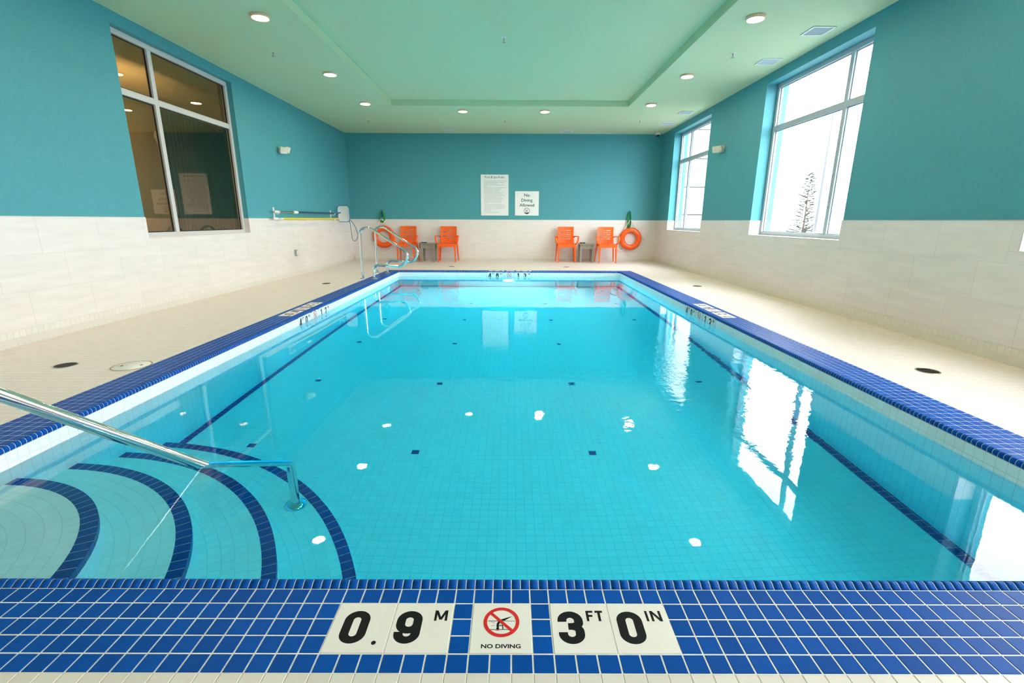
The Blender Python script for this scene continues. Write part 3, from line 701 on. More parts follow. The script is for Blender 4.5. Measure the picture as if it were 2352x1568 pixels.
wallm = lambda a, b_: [('4', 'FT', 0), (a, 'IN', 0), 'no', ('1', '', True), (b_, 'M', 0)]
zmk = -0.012 - 1.5 * P
marker_row(basin, (PL, MKL['left'], zmk), (0, 1, 0), (0, 0, 1), (1, 0, 0), wallm('0', '2'), True)
marker_row(basin, (PR, MKL['right'], zmk), (0, -1, 0), (0, 0, 1), (-1, 0, 0), wallm('0', '2'), True)
marker_row(basin, (MKL['far'], PF, zmk), (1, 0, 0), (0, 0, 1), (0, -1, 0), wallm('6', '3'), True)

# ================================================================== THINGS
# grab rails at the far left corner
def grab_rail(y, label):
    t = empty('grab_rail', (-2.65, y, 0)); tag(t, label, 'rail', 'grab rails')
    pts = fillet([(0, 0, 0), (0, 0, .86), (0.22, 0, .862), (0.80, 0, .47), (0.80, 0, .235), (0.21, 0, .235), (0.21, 0, 0)], [.11, .12, .10, .10, .12], 8)
    # rounder nose: replace by a smooth half loop
    pts = fillet([(0, 0, 0), (0.012, 0, .85), (0.16, 0, .90), (0.86, 0, .435), (0.72, 0, .215), (0.20, 0, .245), (0.205, 0, 0)], [.16, .16, .16, .14, .16], 10)
    MB().tube(pts, .0215, 14).build('tube', CHROME, t)
    for x in (0, 0.205): MB().lathe([(.0, .012), (.03, .012), (.052, .006), (.054, .0005)], 24, (x, 0, 0)).build('flange', CHROME, t)
grab_rail(8.46, 'nearer of the two bent steel grab rails on the left pool edge')
grab_rail(9.40, 'farther of the two bent steel grab rails by the pool corner')
# handrail of the corner steps
hd = Vector((-.577, -.817, .935)); ex_ = Vector((-1.443, 1.995, ZWAT)); bend = ex_ - hd * (0.392 / .935)
t = empty('stair_handrail', (bend.x, bend.y, SZ[3])); tag(t, 'sloping polished steel handrail running down into the pool steps', 'handrail')
o_ = Vector(t.location); topp = ex_ + hd * (1.0 / .935); post = topp + Vector((-.20, -.283, -.02))
pts = [Vector((bend.x, bend.y, SZ[3])), bend, topp, post, Vector((post.x, post.y, 0.0))]
MB().tube([q - o_ for q in fillet(pts, [.075, .16, .12], 10)], .0240, 20).build('tube', CHROME, t)
for q in (pts[0], pts[-1]): MB().lathe([(.02, .022), (.034, .020), (.056, .008), (.058, .0025)], 28, q - o_).build('flange', CHROME, t)

# orange armchairs -----------------------------------------------------
def chair_meshes():
    M = {}
    # backrest: panel with ten slots, slightly dished, leaning back
    W, H = 0.205, 0.405
    bm = bmesh.new()
    def loop(pts):
        vs = [bm.verts.new((x, 0, z)) for x, z in pts]; return [bm.edges.new((vs[i], vs[(i + 1) % len(vs)])) for i in range(len(vs))]
    r = .018; outl = []
    for cx, cz, a0 in ((W - r, H - r, 0), (-W + r, H - r, 90)): outl += [(cx + r * math.cos(math.radians(a0 + k * 22.5)), cz + r * math.sin(math.radians(a0 + k * 22.5))) for k in range(5)]
    outl += [(-W + .004, 0.15), (-W + .012, 0.0), (-.1, -.005), (0, -.006), (.1, -.005), (W - .012, 0.0), (W - .004, 0.15)]
    ed = loop(outl)
    for k in range(5):
        z0 = 0.315 - k * 0.052
        if k % 2 == 0: hs = [[(-.105, z0 - .004), (.0, z0 - .007), (.0, z0 + .005), (-.105, z0 + .001)], [(.018, z0 - .010), (.125, z0 - .006), (.125, z0 + .016), (.018, z0 + .006)]]
        else: hs = [[(-.155, z0 - .014), (-.065, z0 - .014), (-.06, z0 + .012), (-.155, z0 + .014)], [(-.04, z0 - .014), (.148, z0 - .003), (.150, z0 + .003), (-.045, z0 + .010)]]
        for h in hs: ed += loop(h)
    bmesh.ops.triangle_fill(bm, edges=ed, use_beauty=True, use_dissolve=False)
    bmesh.ops.subdivide_edges(bm, edges=[q for q in bm.edges if q.calc_length() > .12], cuts=2, use_grid_fill=False)
    bmesh.ops.triangulate(bm, faces=bm.faces)
    bmesh.ops.recalc_face_normals(bm, faces=bm.faces)
    g = bmesh.ops.extrude_face_region(bm, geom=bm.faces[:]); vs = [q for q in g['geom'] if isinstance(q, bmesh.types.BMVert)]
    for q in vs: q.co.y += 0.010
    for q in bm.verts:
        q.co.y += 0.022 * (1 - (q.co.x / W) ** 2) + 0.20 * q.co.z * 1.0 * 0.6; q.co.z += 0.462
        q.co.y += 0.185
    bmesh.ops.recalc_face_normals(bm, faces=bm.faces)
    M['backrest'] = MB().bm(bm).mesh('backrest', ORANGE)
    # seat: shallow dished pan
    nx, ny = 12, 10; vs = []; fs = []
    for s in (0, 1):
        for j in range(ny + 1):
            for i in range(nx + 1):
                u = -1 + 2 * i / nx; v = j / ny; hw_ = 0.222 - 0.018 * v; x = u * hw_; y = -0.225 + 0.44 * v
                z = 0.455 - 0.016 * (1 - u ** 4) * math.sin(PI * min(1, v * 1.05)) - (0.018 * (1 - v / .14) ** 2 if v < .14 else 0)
                if s: z -= 0.016 + (0.034 if (i in (0, nx) or j in (0,)) else 0)
                vs.append((x, y, z))
    K = (nx + 1) * (ny + 1); idx = lambda i, j, s: s * K + j * (nx + 1) + i
    for j in range(ny):
        for i in range(nx): fs.append((idx(i, j, 0), idx(i + 1, j, 0), idx(i + 1, j + 1, 0), idx(i, j + 1, 0))); fs.append((idx(i, j + 1, 1), idx(i + 1, j + 1, 1), idx(i + 1, j, 1), idx(i, j, 1)))
    for i in range(nx): fs.append((idx(i, 0, 1), idx(i + 1, 0, 1), idx(i + 1, 0, 0), idx(i, 0, 0))); fs.append((idx(i + 1, ny, 1), idx(i, ny, 1), idx(i, ny, 0), idx(i + 1, ny, 0)))
    for j in range(ny): fs.append((idx(0, j, 0), idx(0, j + 1, 0), idx(0, j + 1, 1), idx(0, j, 1))); fs.append((idx(nx, j, 1), idx(nx, j + 1, 1), idx(nx, j + 1, 0), idx(nx, j, 0)))
    M['seat'] = MB().add(vs, fs).mesh('seat', ORANGE)
    M['apron'] = MB().bbox(-.185, .185, -.222, -.204, .375, .445, .005).mesh('apron', ORANGE)
    def taper(x0, y0, z0, x1, y1, z1, a, b_):
        v = [(x0 + sx * a, y0 + sy * a, z0) for sx, sy in ((-1, -1), (1, -1), (1, 1), (-1, 1))] + [(x1 + sx * b_, y1 + sy * b_, z1) for sx, sy in ((-1, -1), (1, -1), (1, 1), (-1, 1))]
        bm = bmesh.new(); q = [bm.verts.new(a_) for a_ in v]
        for f in ((3, 2, 1, 0), (4, 5, 6, 7), (0, 1, 5, 4), (1, 2, 6, 5), (2, 3, 7, 6), (3, 0, 4, 7)): bm.faces.new([q[i] for i in f])
        bmesh.ops.bevel(bm, geom=bm.edges[:], offset=.004, segments=2, affect='EDGES'); return MB().bm(bm).mesh('leg', ORANGE)
    M['leg'] = [taper(s * .208, -.215, 0, s * .196, -.200, .44, .012, .022) for s in (-1, 1)] + [taper(s * .240, .245, 0, s * .205, .190, .47, .012, .021) for s in (-1, 1)]
    M['arm'] = []
    for s in (-1, 1):
        pts = fillet([(s * .200, .235, .60), (s * .235, .16, .635), (s * .285, -.07, .640), (s * .285, -.165, .635), (s * .262, -.185, .50), (s * .21, -.15, .448)], [.05, .15, .05, .06], 6)
        b = MB(); N_ = len(pts); vs = []; fs = []
        for i, q in enumerate(pts):
            tg = (pts[min(i + 1, N_ - 1)] - pts[max(i - 1, 0)]).normalized(); sd = Vector((1, 0, 0)); sd = (sd - tg * sd.dot(tg)).normalized(); up = tg.cross(sd)
            for k in range(10): an = 2 * PI * k / 10; vs.append(q + sd * (.021 * math.cos(an)) + up * (.010 * math.sin(an)))
        for i in range(N_ - 1):
            for k in range(10): fs.append((i * 10 + k, i * 10 + (k + 1) % 10, (i + 1) * 10 + (k + 1) % 10, (i + 1) * 10 + k))
        b.add(vs, fs, True); b.add(vs[:10], [tuple(range(10))]); b.add(vs[-10:], [tuple(range(10))[::-1]])
        me = b.mesh('arm', ORANGE); bm = bmesh.new(); bm.from_mesh(me); bmesh.ops.remove_doubles(bm, verts=bm.verts, dist=1e-6); bmesh.ops.recalc_face_normals(bm, faces=bm.faces); bm.to_mesh(me); bm.free(); M['arm'].append(me)
    M['post'] = [taper(s * .203, .180, .44, s * .200, .245, .64, .020, .013) for s in (-1, 1)]
    return M
CM = chair_meshes()
def chair(x, y, rz, label):
    t = empty('armchair', (x, y, 0)); t.rotation_euler = (0, 0, rz); tag(t, label, 'chair', 'orange armchairs along the back wall')
    link('seat', CM['seat'], t); link('backrest', CM['backrest'], t); link('apron', CM['apron'], t)
    for me in CM['leg']: link('leg', me, t)
    for me in CM['arm']: link('armrest', me, t)
    for me in CM['post']: link('back_post', me, t)
chair(-2.625, 12.15, 0.0, 'orange plastic armchair beside the left life ring')
chair(-1.600, 12.15, 0.0, 'orange plastic armchair on the right of the left side table')
chair(1.375, 12.10, 0.0, 'orange plastic armchair on the left of the right side table')
chair(2.380, 12.05, 0.0, 'orange plastic armchair beside the right life ring')
# side tables ---------------------------------------------------------------
def side_table(x, y, label):
    t = empty('side_table', (x, y, 0)); tag(t, label, 'table', 'side tables')
    b = MB(); b.bbox(-.195, .195, -.195, .195, .440, .460, .005); b.build('top', TABLE, t)
    for s, yy in ((-1, 0), (1, 0)): MB().bbox(-.135, .135, s * .148 - .009, s * .148 + .009, .335, .440, .003).build('apron', TABLE, t); MB().bbox(s * .148 - .009, s * .148 + .009, -.135, .135, .335, .440, .003).build('apron', TABLE, t)
    for sx in (-1, 1):
        for sy in (-1, 1): MB().bbox(sx * .15 - .024, sx * .15 + .024, sy * .15 - .024, sy * .15 + .024, 0, .440, .004).build('leg', TABLE, t)
side_table(-2.085, 12.17, 'low taupe plastic side table between the two left armchairs')
side_table(1.885, 12.15, 'low taupe plastic side table between the two right armchairs')
def goggles(x, y, z, label, hang):
    t = empty('swim_goggles', (x, y, z)); tag(t, label, 'goggles')
    for s in (-1, 1):
        g_ = MB().lathe([(0.0, .004), (.020, .006), (.028, .012), (.030, .022), (.024, .028), (0.0, .030)], 16, (s * .034, 0, 0)); g_.build('lens', pm('dark_blue_lens', (0.01, 0.05, 0.12), 0.15), t)
    MB().tube([(-.010, 0, .018), (0, 0, .024), (.010, 0, .018)], .004, 8).build('bridge', BLACKP, t)
    if hang: pts = [(-.06, 0, .018), (-.085, -.01, .016), (-.112, -.015, .010), (-.118, -.015, -.02), (-.112, -.01, -.10), (-.100, .0, -.125), (-.102, .01, -.08), (-.116, .02, .004), (-.08, .03, .018), (.03, .05, .008), (.07, .02, .012), (.062, 0, .018)]
    else: pts = [(-.062, 0, .018), (-.08, .03, .010), (-.03, .06, .006), (.03, .06, .006), (.08, .03, .010), (.062, 0, .018)]
    MB().tube(fillet(pts, .03, 5), .005, 8).build('strap', BLACKP, t)
goggles(-2.175, 12.03, .460, 'small dark goggles with strap hanging off the left side table', True)
goggles(1.800, 12.20, .460, 'small dark blue goggles lying on the right side table', False)

# life rings, hooks and rope coils -----------------------------------------
def life_ring(x, z, lab, hx, hz, loops, straps):
    t = empty('life_ring', (x, YB - .075, z)); tag(t, lab, 'life ring', 'life rings on the back wall')
    R0, rr = 0.215, 0.068; b = MB(); vs = []; fs = []; n, m_ = 48, 18
    for i in range(n):
        a = 2 * PI * i / n
        for k in range(m_):
            q = 2 * PI * k / m_; r = R0 + rr * math.cos(q); vs.append((r * math.cos(a), rr * 0.82 * math.sin(q), r * math.sin(a)))
    for i in range(n):
        for k in range(m_): fs.append((i * m_ + k, i * m_ + (k + 1) % m_, ((i + 1) % n) * m_ + (k + 1) % m_, ((i + 1) % n) * m_ + k))
    b.add(vs, fs, True).build('ring', RINGO, t, fix=True)
    for a0, a1, sag in loops:                                         # loose grab rope between fixings
        pts = []
        for i in range(17):
            u = i / 16; a = math.radians(a0 + (a1 - a0) * u); r = R0 + rr + sag * math.sin(PI * u) ** 0.8
            pts.append((r * math.cos(a), .01, r * math.sin(a) - .03 * math.sin(PI * u)))
        MB().tube(pts, .0062, 8).build('grab_rope', ROPEW, t)
    for s in (-1, 1):
        MB().tube([(s * .165, 0, .235), (hx - x + s * .012, -.01, hz - z)], .0062, 8).build('hanging_rope', ROPEW, t)
    for a in straps:
        a = math.radians(a); u = Vector((math.cos(a), 0, math.sin(a))); pts = [u * (R0 + (rr + .004) * math.cos(q)) + Vector((0, (rr * .82 + .004) * math.sin(q), 0)) for q in [2 * PI * k / 20 for k in range(20)]]
        MB().tube(pts, .0045, 6, closed=True).build('strap', pm('olive_cord', (0.25, 0.24, 0.03), 0.8), t)
life_ring(-3.27, .60, 'orange life ring hanging behind the grab rails', -3.30, 1.05, [(150, 210, .10), (235, 305, .12), (0, 45, .05)], [50])
life_ring(3.055, .575, 'orange life ring hanging in the right corner', 3.02, 1.04, [(20, -25, .10), (-35, -105, .11), (-115, -165, .08)], [75, 95, 105])
def wall_hook(x, z, label):
    t = empty('rope_hook', (x, YB, z)); tag(t, label, 'hook', 'blue rope hooks')
    MB().bbox(-.022, .022, -.014, 0, -.09, .06, .006).build('plate', HOOKB, t)
    MB().tube(fillet([(0, -.01, .035), (0, -.075, .030), (0, -.085, .062)], .02, 6), .012, 10).build('upper_prong', HOOKB, t)
    MB().tube(fillet([(0, -.01, -.06), (0, -.060, -.065), (0, -.066, -.04)], .02, 6), .010, 10).build('lower_prong', HOOKB, t)
wall_hook(-3.285, 1.20, 'blue wall hook above the left life ring'); wall_hook(3.005, 1.20, 'blue wall hook above the right life ring')
def rope_coil(x, z, wd, h, label, k):
    t = empty('rope_coil', (x, YB - .055, z)); tag(t, label, 'rope', 'green rope coils')
    rng = random.Random(k)
    for j in range(7):
        a = wd * (0.75 + .3 * rng.random()); hh = h * (0.9 + .16 * rng.random()); dy = -.022 + .007 * j; lean = .012 * (rng.random() - .5)
        pts = [(a / 2 * math.sin(2 * PI * i / 28) * (0.55 + .45 * (1 - math.cos(2 * PI * i / 28)) / 2) + lean * (1 - math.cos(2 * PI * i / 28)), dy, -hh * (1 - math.cos(2 * PI * i / 28)) / 2) for i in range(28)]
        MB().tube(pts, .0075, 8, closed=True).build('strand', ROPEG, t)
rope_coil(-3.285, 1.235, .17, .27, 'green rope coil on the left wall hook', 1); rope_coil(3.005, 1.235, .105, .375, 'slim green rope coil on the right wall hook', 2)

# signs ------------------------------------------------------------------
def sign(x0, x1, z0, z1, name, label):
    t = empty(name, ((x0 + x1) / 2, YB, (z0 + z1) / 2)); tag(t, label, 'sign')
    w_, h_ = (x1 - x0) / 2, (z1 - z0) / 2
    MB().bbox(-w_, w_, -.008, -.001, -h_, h_, .001).build('board', SIGNW, t)
    for sx in (-1, 1):
        for sz in (-1, 1):
            c_ = MB(); n = 10; cx, cz = sx * (w_ - .03), sz * (h_ - .03)
            c_.add([(cx + .005 * math.cos(2 * PI * k / n), -.0095, cz + .005 * math.sin(2 * PI * k / n)) for k in range(n)] + [(cx + .006 * math.cos(2 * PI * k / n), -.008, cz + .006 * math.sin(2 * PI * k / n)) for k in range(n)], [tuple(range(n))] + [(k, n + k, n + (k + 1) % n, (k + 1) % n) for k in range(n)]); c_.build('screw', STEEL, t)
    return t
s1 = sign(-.774, -.077, 1.137, 2.125, 'rules_sign', 'tall white pool rules sign on the teal back wall')
A = ((0, -.008, 0), (1, 0, 0), (0, 0, 1), (0, -1, 0))
put('title', [fit('Pool & Spa Rules', -.245, .394, .49, .064, 0.006)], DARKTEAL, s1, *A)
lines = [(328, 985), (370, 910), (407, 715), (448, 915), (485, 370), (525, 965), (563, 805), (603, 770), (645, 780), (687, 880), (723, 860), (760, 930), (797, 805), (838, 850), (875, 875), (915, 805), (957, 850), (993, 385), (1034, 860), (1075, 945), (1110, 930), (1152, 925), (1193, 530), (1233, 490), (1276, 755)]
S = []; kk = .988 / 1235; rng = random.Random(3)
for yy, xe in lines:
    x = 275
    while x < xe - 8:
        wd = min(rng.choice((18, 26, 34, 44, 56, 66)), xe - x); zc_ = .494 - (yy - 135) * kk
        a, b_ = (x - 610) * kk, (x + wd - 610) * kk; S.append(([(a, zc_ - .0055), (b_, zc_ - .0055), (b_, zc_ + .0055), (a, zc_ + .0055)], [(0, 1, 2, 3)])); x += wd + 9
put('body_text', S, GREYP, s1, *A)
s2 = sign(.088, .691, 1.140, 1.732, 'no_diving_sign', 'square white no diving sign on the teal back wall')
ky = .592 / 732
for tx, yb_, mw in (('No', 800, 0), ('Diving', 950, 0), ('Allowed', 1098, 0)):
    put('lettering', [cap(tx, 0, .296 - (yb_ - 640) * ky, .074, 0.012, 1.08)], DARKTEAL, s2, *A)
pc = (0, .296 - (1233 - 640) * ky); r = .077
put('pictogram', [ring(pc[0], pc[1], r * .87, r), stroke([(-r * .66, pc[1] + r * .66), (r * .66, pc[1] - r * .66)], r * .12), stroke([(-.028, pc[1] - .035), (-.02, pc[1] - .008), (0.0, pc[1] + .005), (.03, pc[1] + .042)], .010), stroke([(-.045, pc[1] + .002), (-.02, pc[1] - .006)], .006), (arc(0, pc[1], r * .9, r * .9, 215, 325, 14), [tuple(range(15))])], DARKTEAL, s2, *A)

# ceiling lights ---------------------------------------------------------
RIM = pm('glow_tinted_rim', (0.80, 0.55, 0.38), 0.4)  # warm lamp glow put into the colour of a white plastic rim
lights = [(-2.63, 5.62, 'nearest visible ceiling lamp in the left row'), (-2.64, 7.61, 'middle ceiling lamp in the left row'), (-2.66, 9.38, 'farthest ceiling lamp in the left row'),
          (-0.95, 9.96, 'left of the two ceiling lamps beyond the ceiling recess'), (0.64, 9.96, 'right of the two ceiling lamps beyond the ceiling recess'),
          (2.53, 5.59, 'nearest visible ceiling lamp in the right row'), (2.55, 7.62, 'middle ceiling lamp in the right row'), (2.53, 9.38, 'farthest ceiling lamp in the right row')]
# unseen lamps added to both rows overhead, to brighten the near deck
lights += [(x, y, '%s added fill lamp of the %s row above the picture edge' % (a, b_)) for x, b_ in ((-2.62, 'left'), (2.53, 'right')) for y, a in ((3.60, 'first'), (1.60, 'second'))]
RM = MB().lathe([(0.098, 0.0), (0.100, -.006), (0.098, -.026), (0.090, -.030), (0.080, -.027)], 36).mesh('rim', RIM)
LM = MB().disc((0, 0, -.0265), 0.081, 36, -1).mesh('lens', LENS)
for x, y, lab in lights:
    t = empty('ceiling_light', (x, y, ZC)); tag(t, 'round glowing ' + lab, 'lamp', 'round ceiling lamps'); link('rim', RM, t); link('lens', LM, t)
# sprinkler heads
SPK = [('plate', MB().lathe([(0.0, -.006), (.03, -.006), (.036, -.001), (.036, 0)], 20).mesh('plate', WHITEP)),
       ('stem', MB().lathe([(.010, -.004), (.008, -.035), (.004, -.040), (.004, -.052)], 10).mesh('stem', STEEL)),
       ('deflector', MB().lathe([(0.0, -.050), (.022, -.052), (.022, -.054), (0.0, -.056)], 12).mesh('deflector', STEEL))]
for x, y, z, lab in [(-3.03, 6.72, ZC, 'sprinkler head between the lamps and the inner window'), (-3.05, 10.9, ZC, 'sprinkler head near the far left ceiling corner'), (-0.10, 6.50, ZC + TH, 'sprinkler head in the middle of the ceiling recess'),
                  (-0.14, 10.85, ZC, 'sprinkler head beyond the ceiling recess at mid room'), (2.79, 6.68, ZC, 'sprinkler head beside the right row of lamps'), (2.70, 10.8, ZC, 'sprinkler head near the far right ceiling corner')]:
    t = empty('sprinkler_head', (x, y, z)); tag(t, 'small white ' + lab, 'sprinkler', 'ceiling sprinklers')
    for nm, me in SPK: link(nm, me, t)
# air vents
VF = MB()
for q in ((-.17, .17, -.17, -.145), (-.17, .17, .145, .17), (-.17, -.145, -.145, .145), (.145, .17, -.145, .145)): VF.bbox(*q, -.012, 0, .002)
VF = VF.mesh('frame', pm('vent_white', (0.70, 0.76, 0.76), .4)); VB = MB().box(-.146, .146, -.146, .146, -.003, -.001).mesh('backing', pm('vent_core', (0.20, 0.26, 0.30), .7)); VS = MB().add([(-.145, -.004, -.004), (.145, -.004, -.004), (.145, .005, -.010), (-.145, .005, -.010)], [(0, 1, 2, 3)]).mesh('louvre', pm('vent_louvre', (0.42, 0.52, 0.58), .4))  # backing has the blue-grey of the vent's own core
for x, y, lab in [(3.40, 5.94, 'nearest air vent above the right windows'), (3.40, 6.99, 'second nearest air vent above the right windows'), (3.40, 10.05, 'second farthest air vent on the right of the ceiling'), (3.39, 11.12, 'farthest air vent on the right of the ceiling'), (-1.48, 12.12, 'air vent at the back wall above the left armchairs'), (1.31, 12.12, 'air vent at the back wall above the right armchairs')]:
    t = empty('air_vent', (x, y, ZC)); t.scale = (.74, .74, 1); tag(t, 'square pale ' + lab, 'vent', 'ceiling air vents'); link('frame', VF, t); link('backing', VB, t)
    for k in range(17): link('louvre', VS, t, (0, -.136 + k * .017, 0))
# dome camera
t = empty('dome_camera', (3.53, 12.30, ZC)); tag(t, 'small white dome camera in the far right ceiling corner', 'camera')
MB().lathe([(.0, -.045), (.055, -.045), (.062, -.030), (.062, 0)], 24).build('housing', WHITEP, t); MB().lathe([(.045, -.045), (.042, -.064), (.028, -.080), (0.0, -.086)], 20).build('dome', BLACKP, t)
# emergency lights
def emergency(x, sgn, y, z, label):
    t = empty('emergency_light', (x, y, z)); tag(t, label, 'light', 'twin emergency lights'); f = lambda a, b_, c_: (sgn * a, b_, c_)
    b = MB(); b.bbox(*sorted((0, sgn * .045)), -.06, .06, -.05, .05, .006); b.build('base', CREAMP, t)
    for s in (-1, 1):
        bm = bmesh.new(); bmesh.ops.create_cube(bm, size=1)
        for q in bm.verts:
            tp = 1.0 if q.co.x > 0 else 0.72; q.co = Vector((q.co.x * .085, q.co.y * .125 * tp, q.co.z * .115 * tp))
        bmesh.ops.bevel(bm, geom=bm.edges[:], offset=.010, segments=2, affect='EDGES')
        bmesh.ops.rotate(bm, verts=bm.verts, matrix=Matrix.Rotation(s * .75 * sgn, 3, 'Z') @ Matrix.Rotation(.35 , 3, 'Y')); 
        for q in bm.verts: q.co = Vector((sgn * (q.co.x + .085), q.co.y + s * .075, q.co.z + .01 * s))
        bmesh.ops.recalc_face_normals(bm, faces=bm.faces); MB().bm(bm).build('lamp_head', CREAMP, t)
emergency(XL, 1, 8.92, 2.205, 'cream twin-head emergency light on the left wall'); emergency(XR, -1, 8.86, 2.245, 'cream twin-head emergency light between the right windows')
# outlet on the left wall
t = empty('wall_outlet', (XL + .008, 9.06, .41)); tag(t, 'grey covered power outlet low on the left wall', 'outlet')
MB().bbox(0, .006, -.045, .045, -.068, .068, .002).build('plate', WHITEP, t); MB().bbox(.006, .040, -.038, .038, -.060, .060, .006).build('cover', pm('grey_cover', (0.30, 0.36, 0.38), .4), t); MB().bbox(.040, .046, -.018, .018, -.04, .04, .003).build('window_flap', WHITEP, t)

# poles on the left wall ---------------------------------------------------
XP = XL + .085
for y, lab in ((8.42, 'near white hook bracket holding the pool poles'), (11.05, 'far white hook bracket holding the pool poles')):
    t = empty('pole_bracket', (XL, y, 1.09)); tag(t, lab, 'bracket', 'pole brackets')
    MB().bbox(0, .012, -.018, .018, -.10, .13, .003).build('plate', WHITEP, t)
    for dz in (.035, -.078): MB().tube(fillet([(0.006, 0, dz), (.085, 0, dz - .012), (.115, 0, dz + .03)], .03, 6), .010, 10).build('hook', WHITEP, t)
t = empty('skimmer_net', (XP, 8.35, 1.145)); tag(t, 'leaf skimmer net on a blue and silver telescopic pole', 'pool net')
MB().tube([(0, 0, 0), (0, .72, .002)], .014, 12).build('inner_pole', pm('silver_tube', (0.62, 0.64, 0.64), .25, 1.0), t)
MB().lathe([(.0, -.09), (.019, -.09), (.021, -.02), (.021, .06), (.0, .06)], 14).build('end_cap', WHITEP, t).rotation_euler = (PI / 2, 0, 0)
oo = MB().lathe([(.015, -.08), (.026, -.05), (.027, .06), (.016, .10)], 14).build('lock_collar', WHITEP, t, (0, .74, .002)); oo.rotation_euler = (-PI / 2, 0, 0)
MB().tube([(0, .74, .002), (0, 2.95, .010)], .018, 12).build('outer_pole', pm('deep_blue_tube', (0.006, 0.07, 0.17), .35), t)
rimp = [(0.010 + .135, 2.96, -.02)]
outl = []
for cx, cz, a0 in ((.215, .115, 0), (.075, .115, 90), (.075, -.105, 180), (.215, -.105, 270)): outl += [(cx + .07 * math.cos(math.radians(a0 + k * 15)) - .015, 2.97 - .10 * (cx + .07 * math.cos(math.radians(a0 + k * 15))), cz + .07 * math.sin(math.radians(a0 + k * 15)) - .0) for k in range(7)]
MB().tube(outl, .006, 8, closed=True).build('net_rim', HOOKB, t)
cx_ = sum(q[0] for q in outl) / len(outl); cz_ = sum(q[2] for q in outl) / len(outl); ny_ = 2.96 - .10 * cx_
nb = MB(); rgs = []; n = len(outl)
vs = []
for k in range(6):
    f = 1 - k / 5.5; vs += [(cx_ + (q[0] - cx_) * f, (ny_ + (q[1] - ny_) * f) + .045 * math.sin(PI / 2 * k / 5), cz_ + (q[2] - cz_) * f) for q in outl]
nb.add(vs, [(k * n + i, k * n + (i + 1) % n, (k + 1) * n + (i + 1) % n, (k + 1) * n + i) for k in range(5) for i in range(n)] + [tuple(range(5 * n, 6 * n))], True)
nb.build('net', pm('white_mesh', (0.72, 0.78, 0.80), .8, bump=.4, bscale=400), t)
MB().tube([(0, 2.93, .010), (.03, 2.96, .03), (.06, 2.962, .03)], .014, 10).build('neck', HOOKB, t)
t = empty('rescue_hook', (XP, 8.30, 1.030)); tag(t, 'yellow rescue pole with a slim blue loop at its end', 'rescue pole')
MB().lathe([(.0, -.08), (.019, -.08), (.022, -.02), (.022, .07), (.0, .07)], 14).build('end_cap', WHITEP, t).rotation_euler = (PI / 2, 0, 0)
MB().tube([(0, .05, 0), (0, .30, 0)], .015, 12).build('grip', WHITEP, t)
MB().tube([(0, .27, 0), (0, 3.28, .012)], .017, 12).build('pole', pm('yellow_fibreglass', (0.80, 0.62, 0.0), .4), t)
lp = [(0, 3.2, .012), (0.02, 3.52, .010), (.055, 3.60, -.02), (.075, 3.60, -.18), (.085, 3.60, -.40), (.095, 3.60, -.50), (.155, 3.60, -.525), (.215, 3.60, -.46), (.235, 3.60, -.36), (.19, 3.60, -.18), (.10, 3.59, -.04), (.045, 3.58, .008)]
MB().tube(fillet(lp, .06, 6), .0075, 8).build('loop', pm('blue_coated_rod', (0.02, 0.16, 0.26), .35), t)

# deck drains and skimmer lid -----------------------------------------------
DR = MB().lathe([(.072, .0), (.072, .0035), (.064, .0035), (.064, .0008)], 32).mesh('ring', STEEL)
DB = MB().disc((0, 0, .0012), .064, 32).mesh('bowl', pm('drain_shadow', (0.010, 0.009, 0.008), .7)); 
bars = MB()
for k in range(-5, 6): hh = math.sqrt(max(.0, .062 ** 2 - (k * .0115) ** 2)); bars.box(k * .0115 - .0028, k * .0115 + .0028, -hh, hh, .0012, .0034)
bars.box(-.062, .062, -.006, .006, .0012, .0036); bars = bars.mesh('grate', DARKG)
for x, y, lab in [(-3.184, 3.237, 'nearest floor drain on the left deck'), (-3.04, 7.77, 'far floor drain on the left deck'), (2.943, 3.178, 'nearest floor drain on the right deck'), (3.01, 7.63, 'far floor drain on the right deck'), (-1.355, 10.80, 'floor drain on the back deck facing the left armchairs'), (1.251, 10.81, 'floor drain on the back deck facing the right armchairs')]:
    t = empty('floor_drain', (x, y, 0)); tag(t, 'round dark ' + lab, 'drain', 'deck floor drains'); link('ring', DR, t); link('bowl', DB, t); link('grate', bars, t)
t = empty('deck_skimmer', (-2.712, 3.235, 0)); tag(t, 'round white skimmer cover set into the left deck', 'skimmer')
MB().lathe([(.0, .003), (.112, .003), (.113, .0005)], 36).build('lid', WHITEP, t); MB().lathe([(.116, .0006), (.117, .0024), (.122, .0024), (.123, .0)], 36).build('rim', pm('stained_rim', (0.34, 0.22, 0.14), .7), t)
for s in (-1, 1): MB().lathe([(0, .0036), (.010, .0036), (.011, .003)], 10, (s * .062, s * .012, 0)).build('finger_hole', DARKG, t)

# ================================================================== OUTSIDE
SNOW = pm('slushy_ground', (0.19, 0.195, 0.20), .8)
structure(MB().box(XR + .33, 120, -60, 120, -.40, -.25).build('snow_ground', SNOW))
wing = empty('building_wing', (5.6, 13.4, -.25)); tag(wing, 'cream clad building wing seen through the far right window', 'building')
CR = pm('cream_cladding', (0.66, 0.64, 0.56), .7)
MB().box(-1.55, 1.55, .012, 3, 0, 6.6).build('backing', pm('joint_grey', (0.025, 0.025, 0.022), .8), wing)
for k in range(9):
    for a, b_ in ((-1.55, -.28), (-.27, 1.55)): MB().box(a, b_, 0, .02, k * .72 + .015, k * .72 + .705).build('panel', CR, wing)
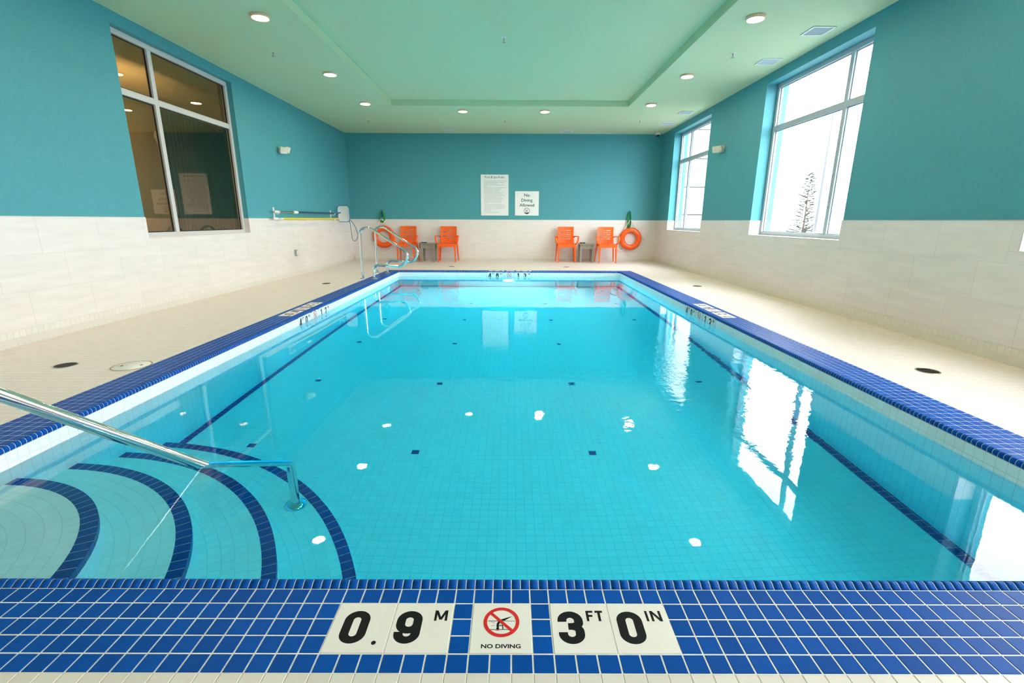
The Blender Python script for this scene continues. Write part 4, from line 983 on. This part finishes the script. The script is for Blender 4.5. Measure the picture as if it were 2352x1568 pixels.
# spruce
tr_ = empty('spruce_tree', (18.3, 30.5, -.25)); tag(tr_, 'young spruce tree outside the large right window', 'tree')
BARK = pm('bark', (0.07, 0.05, 0.035), .9); NEED = pm('spruce_needles', (0.040, 0.055, 0.040), .8, island=.3)
MB().tube([(0, 0, 0), (.02, 0, 1.5), (0, 0, 3), (.03, 0, 4.25)], .05, 8, rr=[.07, .05, .025, .006]).build('trunk', BARK, tr_)
rng = random.Random(11); zz = 0.30; ang = 0.0
while zz < 4.15:
    f = max(0, 1 - zz / 4.35); L0 = 1.2 * f ** .85 + .07; ang += 2.4 + rng.uniform(-.5, .5)
    L = L0 * rng.uniform(.6, 1.12); b = MB(); d = Vector((math.cos(ang), math.sin(ang), 0)); rise = rng.uniform(-.05, .30) * L
    tip = d * L + Vector((0, 0, rise)); mid = d * (.5 * L) + Vector((0, 0, -.10 * L)); at_ = lambda u: mid * (2 * u * (1 - u)) + tip * (u * u)
    b.tube([at_(k / 5) for k in range(6)], .01, 4, rr=[.014, .012, .010, .007, .005, .003])
    ns = int(26 + 95 * L)
    for i in range(ns):
        u = .12 + .88 * (i / ns) ** .8; c_ = at_(u); sd = d.cross(Vector((0, 0, 1))) * rng.uniform(-1.1, 1.1)
        dr = (d * rng.uniform(.1, .9) + sd + Vector((0, 0, rng.uniform(-.7, .45)))).normalized(); ln = rng.uniform(.06, .20) * (1.15 - .6 * u)
        p_ = dr.cross(Vector((rng.uniform(-1, 1), rng.uniform(-1, 1), 1))); p_ = (p_.normalized() if p_.length > .01 else Vector((1, 0, 0))) * .017; e_ = c_ + dr * ln
        b.add([c_ + p_, c_ - p_, e_, c_ + Vector((0, 0, .015)), c_ - Vector((0, 0, .015))], [(0, 1, 2), (3, 4, 2)])
    b.build('branch', NEED, tr_, (0, 0, zz)); zz += rng.uniform(.020, .065)
lp_ = empty('lamp_post', (16.25, 26.0, -.25)); tag(lp_, 'tall slim lamp post on a white base outside the right window', 'lamp post')
MB().lathe([(.0, .72), (.25, .72), (.26, .70), (.26, 0)], 24).build('base', pm('white_concrete', (0.62, 0.64, 0.68), .8), lp_)
MB().tube([(0, 0, .7), (0, 0, 6.7)], .06, 12, rr=[.075, .045]).build('pole', pm('grey_pole', (0.05, 0.055, 0.065), .5), lp_)
MB().bbox(-.32, .14, -.14, .14, 6.7, 6.86, .03).build('lamp_head', pm('grey_head', (0.30, 0.31, 0.33), .5), lp_)
